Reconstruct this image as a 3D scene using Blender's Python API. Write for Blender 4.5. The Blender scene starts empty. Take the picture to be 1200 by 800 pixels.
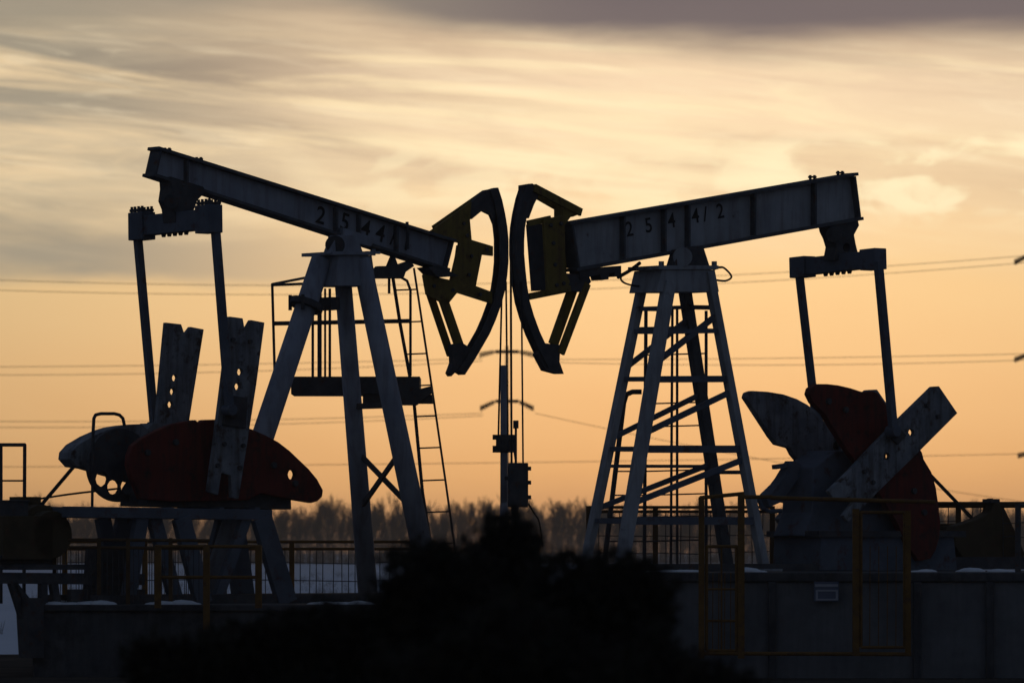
import bpy, bmesh, math, random
from mathutils import Vector, Matrix
from mathutils.geometry import tessellate_polygon

R = math.radians
random.seed(7)
scene = bpy.context.scene
col = scene.collection
V = Vector
HAZE = 0.00026

# ------------------------------------------------------------------ camera
CAM_D, CAM_Z, PXM = 90.0, 1.9, 6750.0          # distance to the pumps, eye height, pixels x metres at 1200 px width
HORIZON = 645.0
cam = bpy.data.cameras.new('camera')
cam.sensor_width = 36.0
cam.lens = 36.0 * PXM / 1200.0
cam.shift_y = (HORIZON - 400.0) / 1200.0
cam.clip_start = 1.0
cam.clip_end = 20000.0
cam.dof.use_dof = True
cam.dof.focus_distance = CAM_D - 1.0
cam.dof.aperture_fstop = 3.4
camo = bpy.data.objects.new('camera', cam)
camo.location = (0, -CAM_D, CAM_Z)
camo.rotation_euler = (R(90), 0, 0)
col.objects.link(camo)
scene.camera = camo

# ------------------------------------------------------------------ view
scene.view_settings.view_transform = 'Standard'
scene.view_settings.look = 'None'
scene.view_settings.exposure = 0.0
scene.view_settings.gamma = 1.0

# ------------------------------------------------------------------ sky
SUN_AZ, SUN_EL = R(1.9), R(2.2)                 # sun behind the cloud, a little right of centre


def s2l(r, g, b):
    f = lambda c: (c / 255 / 12.92) if c / 255 <= 0.04045 else ((c / 255 + 0.055) / 1.055) ** 2.4
    return (f(r), f(g), f(b), 1.0)


world = bpy.data.worlds.new('World')
scene.world = world
world.use_nodes = True
wt = world.node_tree
wt.nodes.clear()
NW = wt.nodes.new
LW = wt.links.new


def wmath(op, a, b=None, c=None, clamp=False):
    n = NW('ShaderNodeMath'); n.operation = op; n.use_clamp = clamp
    for i, v in enumerate((a, b, c)):
        if v is None:
            continue
        if isinstance(v, (int, float)):
            n.inputs[i].default_value = v
        else:
            LW(v, n.inputs[i])
    return n.outputs[0]


def wramp(fac, stops, mode='LINEAR'):
    n = NW('ShaderNodeValToRGB'); n.color_ramp.interpolation = mode
    els = n.color_ramp.elements
    while len(els) < len(stops):
        els.new(0.5)
    for e, (p, c) in zip(els, stops):
        e.position = p
        e.color = c if len(c) == 4 else (*c, 1)
    LW(fac, n.inputs[0])
    return n.outputs[0]


def wmix(fac, a, b, mode='MIX'):
    n = NW('ShaderNodeMix'); n.data_type = 'RGBA'; n.blend_type = mode
    if isinstance(fac, (int, float)):
        n.inputs[0].default_value = fac
    else:
        LW(fac, n.inputs[0])
    for k, v in ((6, a), (7, b)):
        if isinstance(v, tuple):
            n.inputs[k].default_value = v
        else:
            LW(v, n.inputs[k])
    return n.outputs[2]


def wstep(x, lo, hi):
    n = NW('ShaderNodeMapRange'); n.interpolation_type = 'SMOOTHSTEP'
    LW(x, n.inputs[0])
    n.inputs[1].default_value = lo; n.inputs[2].default_value = hi
    return n.outputs[0]


tc = NW('ShaderNodeTexCoord')
sep = NW('ShaderNodeSeparateXYZ')
LW(tc.outputs['Generated'], sep.inputs[0])
DX, DY, DZ = sep.outputs
AZ = wmath('ARCTAN2', DX, DY)


def wnoise(sx, sz, tilt=0.0, off=0.0, detail=6, rough=0.55, dist=0.0, lac=2.0):
    """noise on the dome of directions, stretched along the horizon"""
    zz = wmath('ADD', DZ, wmath('MULTIPLY', DX, tilt))
    cb = NW('ShaderNodeCombineXYZ')
    LW(wmath('MULTIPLY_ADD', DX, sx, off), cb.inputs[0])
    LW(wmath('MULTIPLY', DY, sx), cb.inputs[1])
    LW(wmath('MULTIPLY', zz, sz), cb.inputs[2])
    n = NW('ShaderNodeTexNoise')
    n.inputs['Scale'].default_value = 1.0
    n.inputs['Detail'].default_value = detail
    n.inputs['Roughness'].default_value = rough
    n.inputs['Lacunarity'].default_value = lac
    n.inputs['Distortion'].default_value = dist
    LW(cb.outputs[0], n.inputs['Vector'])
    return n.outputs[0]


def el(y):                                       # elevation (sine) of a height in the photograph
    return (HORIZON - y) / PXM


warp = wnoise(24, 90, 0.05, 3.1, 4, 0.5)
DZW = wmath('MULTIPLY_ADD', wmath('SUBTRACT', warp, 0.5), 0.010, DZ)      # bands that waver a little
EZ = wmath('MULTIPLY_ADD', DZW, 1 / 0.22, 0.02 / 0.22)
pos = lambda y: (el(y) + 0.02) / 0.22
base = wramp(EZ, [
    (0.0, s2l(150, 110, 88)),
    (pos(650), s2l(212, 150, 102)),
    (pos(560), s2l(240, 180, 116)),
    (pos(450), s2l(247, 194, 132)),
    (pos(320), s2l(251, 208, 148)),
    (pos(200), s2l(251, 222, 178)),
    (pos(100), s2l(245, 217, 180)),
    (pos(45), s2l(230, 204, 168)),
    (pos(-30), s2l(170, 150, 132)),
    (pos(-200), s2l(112, 104, 106)),
    (1.0, s2l(78, 80, 92)),
])
# brighter towards the hidden sun, dimmer away from it
dA = wmath('SUBTRACT', AZ, SUN_AZ)
glow = wmath('POWER', 2.718, wmath('MULTIPLY', wmath('MULTIPLY', dA, dA), -1 / 0.020))
base_l = wmix(glow, wmix(1.0, base, (0.50, 0.60, 0.70, 1), 'MULTIPLY'), base)
base_l = wmix(1.0, base_l, wmix(wstep(dA, -0.6, -0.2), (0.10, 0.10, 0.11, 1), (1, 1, 1, 1)), 'MULTIPLY')
base_l = wmix(1.0, base_l, wmix(wstep(dA, 0.2, 0.6), (1, 1, 1, 1), (0.10, 0.10, 0.11, 1)), 'MULTIPLY')

# grey veil of cirrus: more of it to the left and higher up
n1 = wnoise(14, 75, 0.07, 0.0, 7, 0.52, 0.6)
left = wstep(AZ, 0.010, -0.085)
high = wstep(DZW, el(345), el(318))
veil = wmath('MULTIPLY', wstep(n1, 0.18, 0.62), wmath('MULTIPLY', high, wmath('MULTIPLY_ADD', left, 0.85, 0.12)), clamp=True)
sky = wmix(veil, base_l, wmix(left, s2l(216, 184, 148), s2l(156, 146, 128)))
# dark smoky streaks
n2 = wnoise(13, 95, 0.09, 7.7, 6, 0.55, 0.8)
streak = wmath('MULTIPLY', wstep(n2, 0.44, 0.70), wmath('MULTIPLY', wstep(DZ, el(300), el(170)), wmath('MULTIPLY_ADD', left, 0.40, 0.42)), clamp=True)
sky = wmix(streak, sky, wmix(left, s2l(190, 160, 134), s2l(132, 124, 112)))
# bright cream filaments
n3 = wnoise(11, 115, 0.085, 21.3, 7, 0.6, 1.2)
fil = wmath('MULTIPLY', wstep(n3, 0.42, 0.68), wmath('MULTIPLY', wstep(DZ, el(330), el(190)), wstep(DZ, el(10), el(80))))
sky = wmix(wmath('MULTIPLY', fil, 0.80), sky, wmix(left, s2l(255, 233, 188), s2l(238, 210, 166)))
# small woolly altocumulus in a band over the pumps
n4 = wnoise(75, 190, 0.02, 5.0, 5, 0.5, 0.5)
wool = wmath('MULTIPLY', wstep(n4, 0.42, 0.56), wmath('MULTIPLY', wstep(DZ, el(275), el(225)), wstep(DZ, el(150), el(190))))
wool = wmath('MULTIPLY', wool, wmath('ADD', wstep(AZ, 0.03, 0.06), wmath('MULTIPLY', wstep(AZ, -0.045, -0.02), 0.5)), clamp=True)
sky = wmix(wmath('MULTIPLY', wool, 0.8), sky, s2l(255, 238, 194))
gap = wmath('MULTIPLY', wmath('SUBTRACT', wstep(n4, 0.62, 0.46), 0.0), wmath('MULTIPLY', wstep(DZ, el(265), el(220)), wstep(DZ, el(140), el(180))))
sky = wmix(wmath('MULTIPLY', wmath('MULTIPLY', gap, wstep(AZ, 0.02, 0.06)), 0.25), sky, s2l(214, 178, 136))
# a finer set of ice-cloud threads
n5 = wnoise(26, 330, 0.10, 40.0, 7, 0.62, 1.5)
thr = wmath('MULTIPLY', wstep(n5, 0.50, 0.66), wmath('MULTIPLY', wstep(DZ, el(290), el(170)), wstep(DZ, el(15), el(70))))
sky = wmix(wmath('MULTIPLY', thr, 0.22), sky, s2l(255, 236, 198))
n6 = wnoise(20, 260, 0.09, 63.0, 7, 0.6, 1.2)
thd = wmath('MULTIPLY', wstep(n6, 0.52, 0.68), wmath('MULTIPLY', wstep(DZ, el(260), el(150)), wstep(DZ, el(10), el(60))))
sky = wmix(wmath('MULTIPLY', thd, 0.18), sky, wmix(left, s2l(205, 172, 140), s2l(150, 138, 120)))
# the dark bank overhead
nb = wnoise(10, 55, 0.02, 2.0, 6, 0.5, 0.4)
bankz = wmath('MULTIPLY_ADD', wmath('SUBTRACT', nb, 0.5), 0.022, wmath('MULTIPLY_ADD', wstep(AZ, -0.05, 0.03), 0.007, DZ))
bank = wstep(bankz, el(42), el(-22))
sky = wmix(wmath('MULTIPLY', bank, 0.95), sky, wmix(wstep(AZ, -0.05, 0.02), s2l(146, 136, 122), s2l(108, 98, 100)))
# above the bank and behind the camera: plain clear dusk sky
ns = NW('ShaderNodeTexSky')
ns.sky_type = 'NISHITA'
ns.sun_disc = False
ns.sun_elevation = SUN_EL
ns.sun_rotation = SUN_AZ
ns.altitude = 100
nish = ns.outputs[0]
dusk = wmix(1.0, wmix(1.0, nish, (0.20, 0.20, 0.20, 1), 'MULTIPLY'), (0.33, 0.45, 0.77, 1), 'ADD')
cl10 = wmix(1.0, sky, (11.3, 11.1, 10.9, 1), 'MULTIPLY')
aside = wmath('MAXIMUM', wstep(DZ, 0.11, 0.30), wstep(wmath('ABSOLUTE', dA), 0.35, 0.9))
final = wmix(aside, cl10, dusk)
bg = NW('ShaderNodeBackground')
LW(final, bg.inputs[0])
bg.inputs[1].default_value = 0.1
wo = NW('ShaderNodeOutputWorld')
LW(bg.outputs[0], wo.inputs[0])
for n in wt.nodes:
    if n.type == 'MIX' and n.blend_type in ('MULTIPLY', 'ADD'):
        n.clamp_result = False

# ------------------------------------------------------------------ sun
sl = bpy.data.lights.new('sun', 'SUN')
sl.energy = 0.25
sl.angle = R(6)
sl.color = (1.0, 0.72, 0.42)
so = bpy.data.objects.new('sun', sl)
so.rotation_euler = V((-math.sin(SUN_AZ) * math.cos(SUN_EL), -math.cos(SUN_AZ) * math.cos(SUN_EL), -math.sin(SUN_EL))).to_track_quat('-Z', 'Y').to_euler()
so.location = (20, 60, 30)
col.objects.link(so)

# ------------------------------------------------------------------ materials
MATS = {}


def mat(name, c1, c2, rough=0.7, scale=3.0, detail=6, metallic=0.0, c3=None, t3=(0.6, 0.7), stretch=(1, 1, 1), bump=0.0, spec=0.3, streak=0.0):
    m = bpy.data.materials.new(name); m.use_nodes = True
    nt = m.node_tree; b = nt.nodes['Principled BSDF']
    tcn = nt.nodes.new('ShaderNodeTexCoord'); mp = nt.nodes.new('ShaderNodeMapping')
    mp.inputs['Scale'].default_value = stretch
    nt.links.new(tcn.outputs['Object'], mp.inputs[0])
    nz = nt.nodes.new('ShaderNodeTexNoise')
    nz.inputs['Scale'].default_value = scale; nz.inputs['Detail'].default_value = detail; nz.inputs['Roughness'].default_value = 0.62
    nt.links.new(mp.outputs[0], nz.inputs['Vector'])
    rp = nt.nodes.new('ShaderNodeValToRGB')
    rp.color_ramp.elements[0].position = 0.35; rp.color_ramp.elements[1].position = 0.65
    rp.color_ramp.elements[0].color = (*c1, 1); rp.color_ramp.elements[1].color = (*c2, 1)
    nt.links.new(nz.outputs[0], rp.inputs[0])
    out = rp.outputs[0]
    if c3:
        n2 = nt.nodes.new('ShaderNodeTexNoise')
        n2.inputs['Scale'].default_value = scale * 2.3; n2.inputs['Detail'].default_value = 8; n2.inputs['Roughness'].default_value = 0.7
        nt.links.new(mp.outputs[0], n2.inputs['Vector'])
        r2 = nt.nodes.new('ShaderNodeValToRGB')
        r2.color_ramp.elements[0].position = t3[0]; r2.color_ramp.elements[1].position = t3[1]
        nt.links.new(n2.outputs[0], r2.inputs[0])
        mx = nt.nodes.new('ShaderNodeMix'); mx.data_type = 'RGBA'
        nt.links.new(r2.outputs[0], mx.inputs[0]); nt.links.new(out, mx.inputs[6]); mx.inputs[7].default_value = (*c3, 1)
        out = mx.outputs[2]
    if streak:
        m2 = nt.nodes.new('ShaderNodeMapping'); m2.inputs['Scale'].default_value = (7, 7, 0.7)
        nt.links.new(tcn.outputs['Object'], m2.inputs[0])
        n3 = nt.nodes.new('ShaderNodeTexNoise'); n3.inputs['Scale'].default_value = 1.3; n3.inputs['Detail'].default_value = 7; n3.inputs['Roughness'].default_value = 0.65
        nt.links.new(m2.outputs[0], n3.inputs['Vector'])
        r3 = nt.nodes.new('ShaderNodeValToRGB'); r3.color_ramp.elements[0].position = 0.46; r3.color_ramp.elements[1].position = 0.72
        r3.color_ramp.elements[0].color = (0, 0, 0, 1); r3.color_ramp.elements[1].color = (streak, streak, streak, 1)
        nt.links.new(n3.outputs[0], r3.inputs[0])
        mx = nt.nodes.new('ShaderNodeMix'); mx.data_type = 'RGBA'
        nt.links.new(r3.outputs[0], mx.inputs[0]); nt.links.new(out, mx.inputs[6]); mx.inputs[7].default_value = (*(c3 or (.05, .04, .035)), 1)
        out = mx.outputs[2]
    nt.links.new(out, b.inputs['Base Color'])
    b.inputs['Roughness'].default_value = rough
    b.inputs['Metallic'].default_value = metallic
    b.inputs['Specular IOR Level'].default_value = spec
    if bump:
        bp = nt.nodes.new('ShaderNodeBump'); bp.inputs['Strength'].default_value = bump; bp.inputs['Distance'].default_value = 0.02
        nt.links.new(nz.outputs[0], bp.inputs['Height']); nt.links.new(bp.outputs[0], b.inputs['Normal'])
    MATS[name] = m
    return m


rust = (0.10, 0.045, 0.025)
mat('grey_paint', (0.30, 0.315, 0.34), (0.43, 0.445, 0.465), 0.75, 1.6, c3=rust, t3=(0.64, 0.76), bump=0.1, streak=0.45)
mat('blue_grey_paint', (0.25, 0.275, 0.33), (0.37, 0.395, 0.45), 0.75, 1.4, c3=rust, t3=(0.64, 0.76), bump=0.1, streak=0.45)
mat('dark_steel', (0.05, 0.052, 0.058), (0.09, 0.09, 0.095), 0.75, 4, c3=rust, t3=(0.55, 0.7), bump=0.1)
mat('yellow_paint', (0.19, 0.135, 0.028), (0.26, 0.185, 0.04), 0.75, 2.5, c3=rust, t3=(0.54, 0.68), bump=0.1, streak=0.7)
mat('fence_yellow', (0.14, 0.07, 0.014), (0.20, 0.10, 0.02), 0.7, 3.5, c3=rust, t3=(0.52, 0.68))
mat('red_paint', (0.13, 0.020, 0.014), (0.18, 0.028, 0.018), 0.75, 1.8, c3=(0.035, 0.02, 0.016), t3=(0.54, 0.68), bump=0.2, streak=0.8)
mat('weight_grey', (0.15, 0.165, 0.19), (0.30, 0.32, 0.345), 0.75, 2.2, c3=(0.07, 0.045, 0.035), t3=(0.52, 0.64), bump=0.2, streak=0.8)
mat('stand_paint', (0.09, 0.11, 0.14), (0.14, 0.16, 0.20), 0.8, 1.6, c3=rust, t3=(0.55, 0.7))
mat('shaded_grey_paint', (0.07, 0.075, 0.085), (0.12, 0.125, 0.135), 0.8, 3, c3=rust, t3=(0.55, 0.7))  # rusty grey, darkened to put shade into the flanges' colour
mat('rail_brown', (0.08, 0.045, 0.02), (0.12, 0.07, 0.03), 0.8, 3)
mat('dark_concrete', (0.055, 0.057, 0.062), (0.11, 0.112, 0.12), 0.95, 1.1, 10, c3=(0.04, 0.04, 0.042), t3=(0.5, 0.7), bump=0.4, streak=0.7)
mat('black_paint', (0.014, 0.014, 0.016), (0.03, 0.03, 0.03), 0.8, 6)
mat('cable', (0.02, 0.02, 0.02), (0.04, 0.04, 0.04), 0.7, 9)
mat('olive_paint', (0.065, 0.046, 0.022), (0.10, 0.07, 0.034), 0.75, 2.5, c3=rust, t3=(0.55, 0.7))
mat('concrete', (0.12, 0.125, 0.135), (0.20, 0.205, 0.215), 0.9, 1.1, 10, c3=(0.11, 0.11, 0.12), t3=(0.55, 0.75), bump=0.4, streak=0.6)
mat('snow', (0.62, 0.68, 0.76), (0.76, 0.80, 0.86), 1.0, 0.04, 8, stretch=(1, 0.35, 1), c3=(0.50, 0.52, 0.52), t3=(0.62, 0.8), spec=0.0)
mat('snow_lump', (0.72, 0.75, 0.79), (0.82, 0.84, 0.86), 0.9, 6)
mat('dirt', (0.05, 0.043, 0.037), (0.10, 0.085, 0.07), 0.95, 0.6, 10, c3=(0.30, 0.32, 0.35), t3=(0.66, 0.74), bump=0.5, spec=0.0)
mat('bark', (0.045, 0.035, 0.030), (0.085, 0.068, 0.058), 0.9, 5)
mat('tree_bark', (0.075, 0.056, 0.045), (0.13, 0.10, 0.08), 0.9, 5)
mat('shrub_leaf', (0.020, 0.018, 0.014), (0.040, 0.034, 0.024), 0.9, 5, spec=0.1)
mat('sign_face', (0.36, 0.38, 0.44), (0.42, 0.44, 0.50), 0.6, 3)
mat('sign_ink', (0.12, 0.14, 0.20), (0.15, 0.17, 0.24), 0.6, 3)
mat('insulator', (0.02, 0.015, 0.014), (0.03, 0.024, 0.02), 0.8, 5)
mat('pole_concrete', (0.14, 0.14, 0.14), (0.20, 0.20, 0.20), 0.9, 2)

# ------------------------------------------------------------------ mesh building


class MB:
    def __init__(self):
        self.v = []; self.f = []; self.marks = []

    def add(self, vs, fs):
        o = len(self.v)
        self.marks.append((len(self.v), len(self.f)))
        self.v += [tuple(p) for p in vs]
        self.f += [tuple(i + o for i in f) for f in fs]
        return self

    def box(self, c, a, b, d):
        """box: centre and three half-axis vectors"""
        c, a, b, d = V(c), V(a), V(b), V(d)
        vs = [c + sa * a + sb * b + sd * d for sd in (-1, 1) for sb in (-1, 1) for sa in (-1, 1)]
        return self.add(vs, [(0, 2, 3, 1), (4, 5, 7, 6), (0, 1, 5, 4), (2, 6, 7, 3), (0, 4, 6, 2), (1, 3, 7, 5)])

    def abox(self, x0, x1, y0, y1, z0, z1):
        return self.box(((x0 + x1) / 2, (y0 + y1) / 2, (z0 + z1) / 2), ((x1 - x0) / 2, 0, 0), (0, (y1 - y0) / 2, 0), (0, 0, (z1 - z0) / 2))

    def bar(self, p, q, w, h, side=(0, 0, 1)):
        """square bar p-q; w measured along 'side', h across"""
        p, q = V(p), V(q)
        d = (q - p)
        s = V(side)
        s = (s - d * (s.dot(d) / d.length_squared))
        if s.length < 1e-4:
            s = d.orthogonal()
        s.normalize()
        t = d.normalized().cross(s)
        return self.box((p + q) / 2, d / 2, s * (w / 2), t * (h / 2))

    def tube(self, p, q, r0, r1=None, n=10, caps=True):
        p, q = V(p), V(q); r1 = r0 if r1 is None else r1
        d = (q - p).normalized(); a = d.orthogonal().normalized(); b = d.cross(a)
        vs = []
        for c, r in ((p, r0), (q, r1)):
            for i in range(n):
                t = 2 * math.pi * i / n
                vs.append(c + (a * math.cos(t) + b * math.sin(t)) * r)
        fs = [(i, (i + 1) % n, n + (i + 1) % n, n + i) for i in range(n)]
        if caps:
            fs += [tuple(range(n - 1, -1, -1)), tuple(range(n, 2 * n))]
        return self.add(vs, fs)

    def pipe(self, pts, r, n=8):
        for a, b in zip(pts, pts[1:]):
            self.tube(a, b, r, r, n)
        for p in pts[1:-1]:
            self.ball(p, r * 1.0, 6, 4)
        return self

    def ball(self, c, r, n=10, m=6, sz=1.0):
        c = V(c); vs = [c + V((0, 0, r * sz))]; fs = []
        for j in range(1, m):
            ph = math.pi * j / m
            for i in range(n):
                t = 2 * math.pi * i / n
                vs.append(c + V((math.sin(ph) * math.cos(t) * r, math.sin(ph) * math.sin(t) * r, math.cos(ph) * r * sz)))
        vs.append(c - V((0, 0, r * sz)))
        for i in range(n):
            fs.append((0, 1 + i, 1 + (i + 1) % n))
            for j in range(m - 2):
                a = 1 + j * n
                fs.append((a + i, a + n + i, a + n + (i + 1) % n, a + (i + 1) % n))
            a = 1 + (m - 2) * n
            fs.append((a + i, len(vs) - 1, a + (i + 1) % n))
        return self.add(vs, fs)

    def prism(self, outer, ext, holes=()):
        """flat outline (3-D points) thickened by the vector ext, with holes"""
        loops = [[V(p) for p in outer]] + [[V(p) for p in h] for h in holes]
        flat = [p for l in loops for p in l]
        tris = tessellate_polygon(loops)
        e = V(ext); n = len(flat)
        vs = flat + [p + e for p in flat]
        fs = [tuple(t) for t in tris] + [tuple(i + n for i in reversed(t)) for t in tris]
        o = 0
        for l in loops:
            m = len(l)
            for i in range(m):
                j = (i + 1) % m
                fs.append((o + i, o + j, o + j + n, o + i + n))
            o += m
        return self.add(vs, fs)

    def build(self, name, m, parent=None, smooth=False, bevel=0.0):
        off = V((0, 0, 0)); p = parent
        while p is not None:
            off += p.location; p = p.parent
        me = bpy.data.meshes.new(name)
        me.from_pydata([tuple(V(v) - off) for v in self.v], [], self.f)
        bm = bmesh.new(); bm.from_mesh(me)
        bmesh.ops.recalc_face_normals(bm, faces=bm.faces)
        bm.to_mesh(me); bm.free()
        me.materials.append(MATS[m])
        if smooth:
            me.shade_smooth()
        o = bpy.data.objects.new(name, me)
        col.objects.link(o)
        if parent:
            o.parent = parent
        if bevel:
            md = o.modifiers.new('bevel', 'BEVEL'); md.width = bevel; md.segments = 2; md.limit_method = 'ANGLE'
        return o


def build_each(self, name, m, parent=None, bevel=0.0, per=1):
    """every shape added becomes an object of its own"""
    outs = []
    marks = self.marks[::per] + [(len(self.v), len(self.f))]
    for (v0, f0), (v1, f1) in zip(marks, marks[1:]):
        k = MB(); k.v = self.v[v0:v1]; k.f = [tuple(i - v0 for i in f) for f in self.f[f0:f1]]
        outs.append(k.build(name, m, parent, bevel=bevel))
    return outs


MB.build_each = build_each


def tag(o, label=None, cat=None, group=None, kind=None):
    if label: o['label'] = label
    if cat: o['category'] = cat
    if group: o['group'] = group
    if kind: o['kind'] = kind
    return o


def thing(name, loc, label, cat, group=None):
    o = bpy.data.objects.new(name, None)
    o.empty_display_size = 0.2
    o.location = loc
    col.objects.link(o)
    return tag(o, label, cat, group)


def at(px, py, Y):
    """point seen at (px, py) of the photograph at depth Y"""
    d = CAM_D + Y
    return V(((px - 600) * d / PXM, Y, CAM_Z + (HORIZON - py) * d / PXM))


def atz(px, z, Y):
    return V(((px - 600) * (CAM_D + Y) / PXM, Y, z))


class Frame:
    """a pump's own axes: u along its beam towards the horse head, v sideways towards the viewer, z up"""

    def __init__(s, px, Y, yaw, direction):
        s.o = V(((px - 600) * (CAM_D + Y) / PXM, Y, 0))
        s.u = V((direction * math.cos(yaw), direction * math.sin(yaw), 0))
        s.v = V((math.sin(yaw), -math.cos(yaw), 0))

    def at(s, px, py, v=0.0):
        k = (px - 600) / PXM
        u = (k * (CAM_D + s.o.y + v * s.v.y) - s.o.x - v * s.v.x) / (s.u.x - k * s.u.y)
        p = s.o + s.u * u + s.v * v
        p.z = CAM_Z + (HORIZON - py) * (CAM_D + p.y) / PXM
        return p

    def atz(s, px, z, v=0.0):
        p = s.at(px, 500, v); p.z = z
        return p

    def poly(s, pts, v):
        return [s.at(x, y, v) for x, y in pts]


def hexagon(x, y, r, n=8, fx=0.8):
    return [(x + fx * r * math.cos(2 * math.pi * i / n), y + r * math.sin(2 * math.pi * i / n)) for i in range(n)]


# ================================================================== setting
# snow field out to the horizon, gently uneven
bm = MB()
def ground_h(x, y):
    if y < 30: return 0.0
    k = min(1, (y - 30) / 60)
    return -0.12 * k + 0.10 * k * math.sin(x * 0.045 + 1.3) * math.sin(y * 0.021) + 0.05 * k * math.sin(x * 0.11 + y * 0.05)
ys = [-140, -60, -20, 0, 20, 30] + [30 + 8 * i for i in range(1, 60)] + [560, 640, 760, 950, 1300, 2000, 3500, 5000]
xs = [-2500, -1000, -400, -200] + [-150 + 7.5 * i for i in range(41)] + [200, 400, 1000, 2500]
vs = [(x, y, ground_h(x, y) if abs(x) < 160 and y < 700 else (-0.12 if y >= 90 else 0)) for y in ys for x in xs]
nx = len(xs)
bm.add(vs, [(j * nx + i, j * nx + i + 1, (j + 1) * nx + i + 1, (j + 1) * nx + i) for j in range(len(ys) - 1) for i in range(nx - 1)])
g = bm.build('snow_field', 'snow', smooth=True)
tag(g, 'open snow covered field reaching to the distant trees', 'ground', kind='structure')

# trodden earth round the wells; unseen stretch towards the camera added to dim bounced light
pad = MB()
outl = []
for i in range(48):
    t = 2 * math.pi * i / 48
    r = 1 + 0.06 * math.sin(5 * t) + 0.04 * math.sin(11 * t + 1)
    outl.append((1.5 + 46 * r * math.cos(t), -42 + 56 * r * math.sin(t), 0.006))
pad.add(outl, [tuple(range(48))])
tag(pad.build('bare_earth', 'dirt'), 'dark trodden earth with snow remnants around the pump foundations', 'ground', kind='structure')

gs = MB(); rg = random.Random(11)
for i in range(900):
    y = rg.uniform(24, 420); x = rg.gauss(0, .10) * (90 + y) * .9
    if y < 60 and abs(x) > 60: continue
    for k in range(rg.randint(3, 8)):
        p = V((x + rg.uniform(-.3, .3), y + rg.uniform(-.3, .3), -.12)); h = rg.uniform(.15, .5)
        gs.tube(p, p + V((rg.uniform(-.15, .15), 0, h)), .012, .004, 3, caps=False)
tag(gs.build('dry_grass', 'bark'), 'dry grass stalks poking through the snow of the field', 'grass', kind='stuff')

# ================================================================== the far windbreak
def tree_mesh(seed, h):
    rnd = random.Random(seed); m = MB()

    def limb(p, d, L, r, depth):
        n = 3
        pts = [p]
        for i in range(n):
            d = (d + V((rnd.uniform(-.16, .16), rnd.uniform(-.16, .16), 0.10))).normalized()
            pts.append(pts[-1] + d * L / n)
        rr = r
        for a, b in zip(pts, pts[1:]):
            m.tube(a, b, rr, rr * 0.72, 4 if depth < 2 else 3, caps=False); rr *= 0.72
        if depth >= 3:
            return
        k = (13, 8, 5)[depth]
        for i in range(k):
            t = rnd.uniform(0.30 if depth == 0 else 0.2, 1.0)
            idx = min(n - 1, int(t * n)); q = pts[idx].lerp(pts[idx + 1], t * n - idx)
            az = rnd.uniform(0, 2 * math.pi); sp = rnd.uniform(0.35, 0.8)
            nd = (d + V((math.cos(az), math.sin(az), 0.55)) * sp).normalized()
            limb(q, nd, L * rnd.uniform(0.38, 0.6) * (1.15 - 0.4 * t), max(0.024, r * (0.5 if depth else 0.42)), depth + 1)

    limb(V((0, 0, 0)), V((rnd.uniform(-.05, .05), rnd.uniform(-.05, .05), 1)), h * 0.82, h * 0.014 + 0.02, 0)
    return m


tree_protos = []
for i in range(8):
    o = tree_mesh(100 + i, random.uniform(7.4, 9.2)).build('bare_tree', 'tree_bark')
    tree_protos.append(o)
TREE_LABEL = 'bare leafless tree in the long windbreak across the snow field'
rt = random.Random(5)
placed = 0
x = -82.0
while x < 82.0:
    p = tree_protos[placed % 8] if placed >= 8 else tree_protos[placed]
    o = p if placed < 8 else p.copy()
    if placed >= 8:
        col.objects.link(o)
    px = x / (890 / PXM) + 600
    s = rt.uniform(0.84, 1.02) + 0.035 * math.sin(x * 0.21) + 0.03 * math.sin(x * 0.07 + 2)
    if 20 < px < 60: s *= 1.12
    if px > 1090: s *= 0.92
    o.location = (x, 800 + rt.uniform(-9, 9), -0.15)
    o.rotation_euler = (0, 0, rt.uniform(0, 6.28))
    o.scale = (s * 1.12, s * 1.12, s * 1.07)
    tag(o, TREE_LABEL, 'tree', 'bare trees of the far windbreak')
    placed += 1
    x += rt.uniform(0.6, 1.15)
# denser understorey and back rows, one mass
us = MB()
for i in range(6500):
    x = rt.uniform(-86, 86); y = rt.uniform(808, 850)
    clump = 0.93 + .035 * math.sin(x * .21 + 1) + .035 * math.sin(x * .63 + 1) + .05 * math.sin(x * 1.7)
    h = (3.2 + 5.9 * rt.random() ** .65) * clump
    lean = V((rt.uniform(-.16, .16), rt.uniform(-.1, .1), 1))
    b = V((x, y, -0.15)); r = rt.uniform(0.02, 0.05)
    us.tube(b, b + lean * h, r, 0.012, 3, caps=False)
    for k in range(4):
        q = b + lean * h * rt.uniform(.25, .9); a = rt.uniform(0, 6.28)
        us.tube(q, q + V((math.cos(a) * .35, math.sin(a) * .35, .9)) * h * rt.uniform(.14, .28), r * .55, .012, 3, caps=False)
tag(us.build('thicket', 'tree_bark'), 'brown leafless undergrowth massed behind and between the windbreak trees', 'thicket', kind='stuff')

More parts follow.
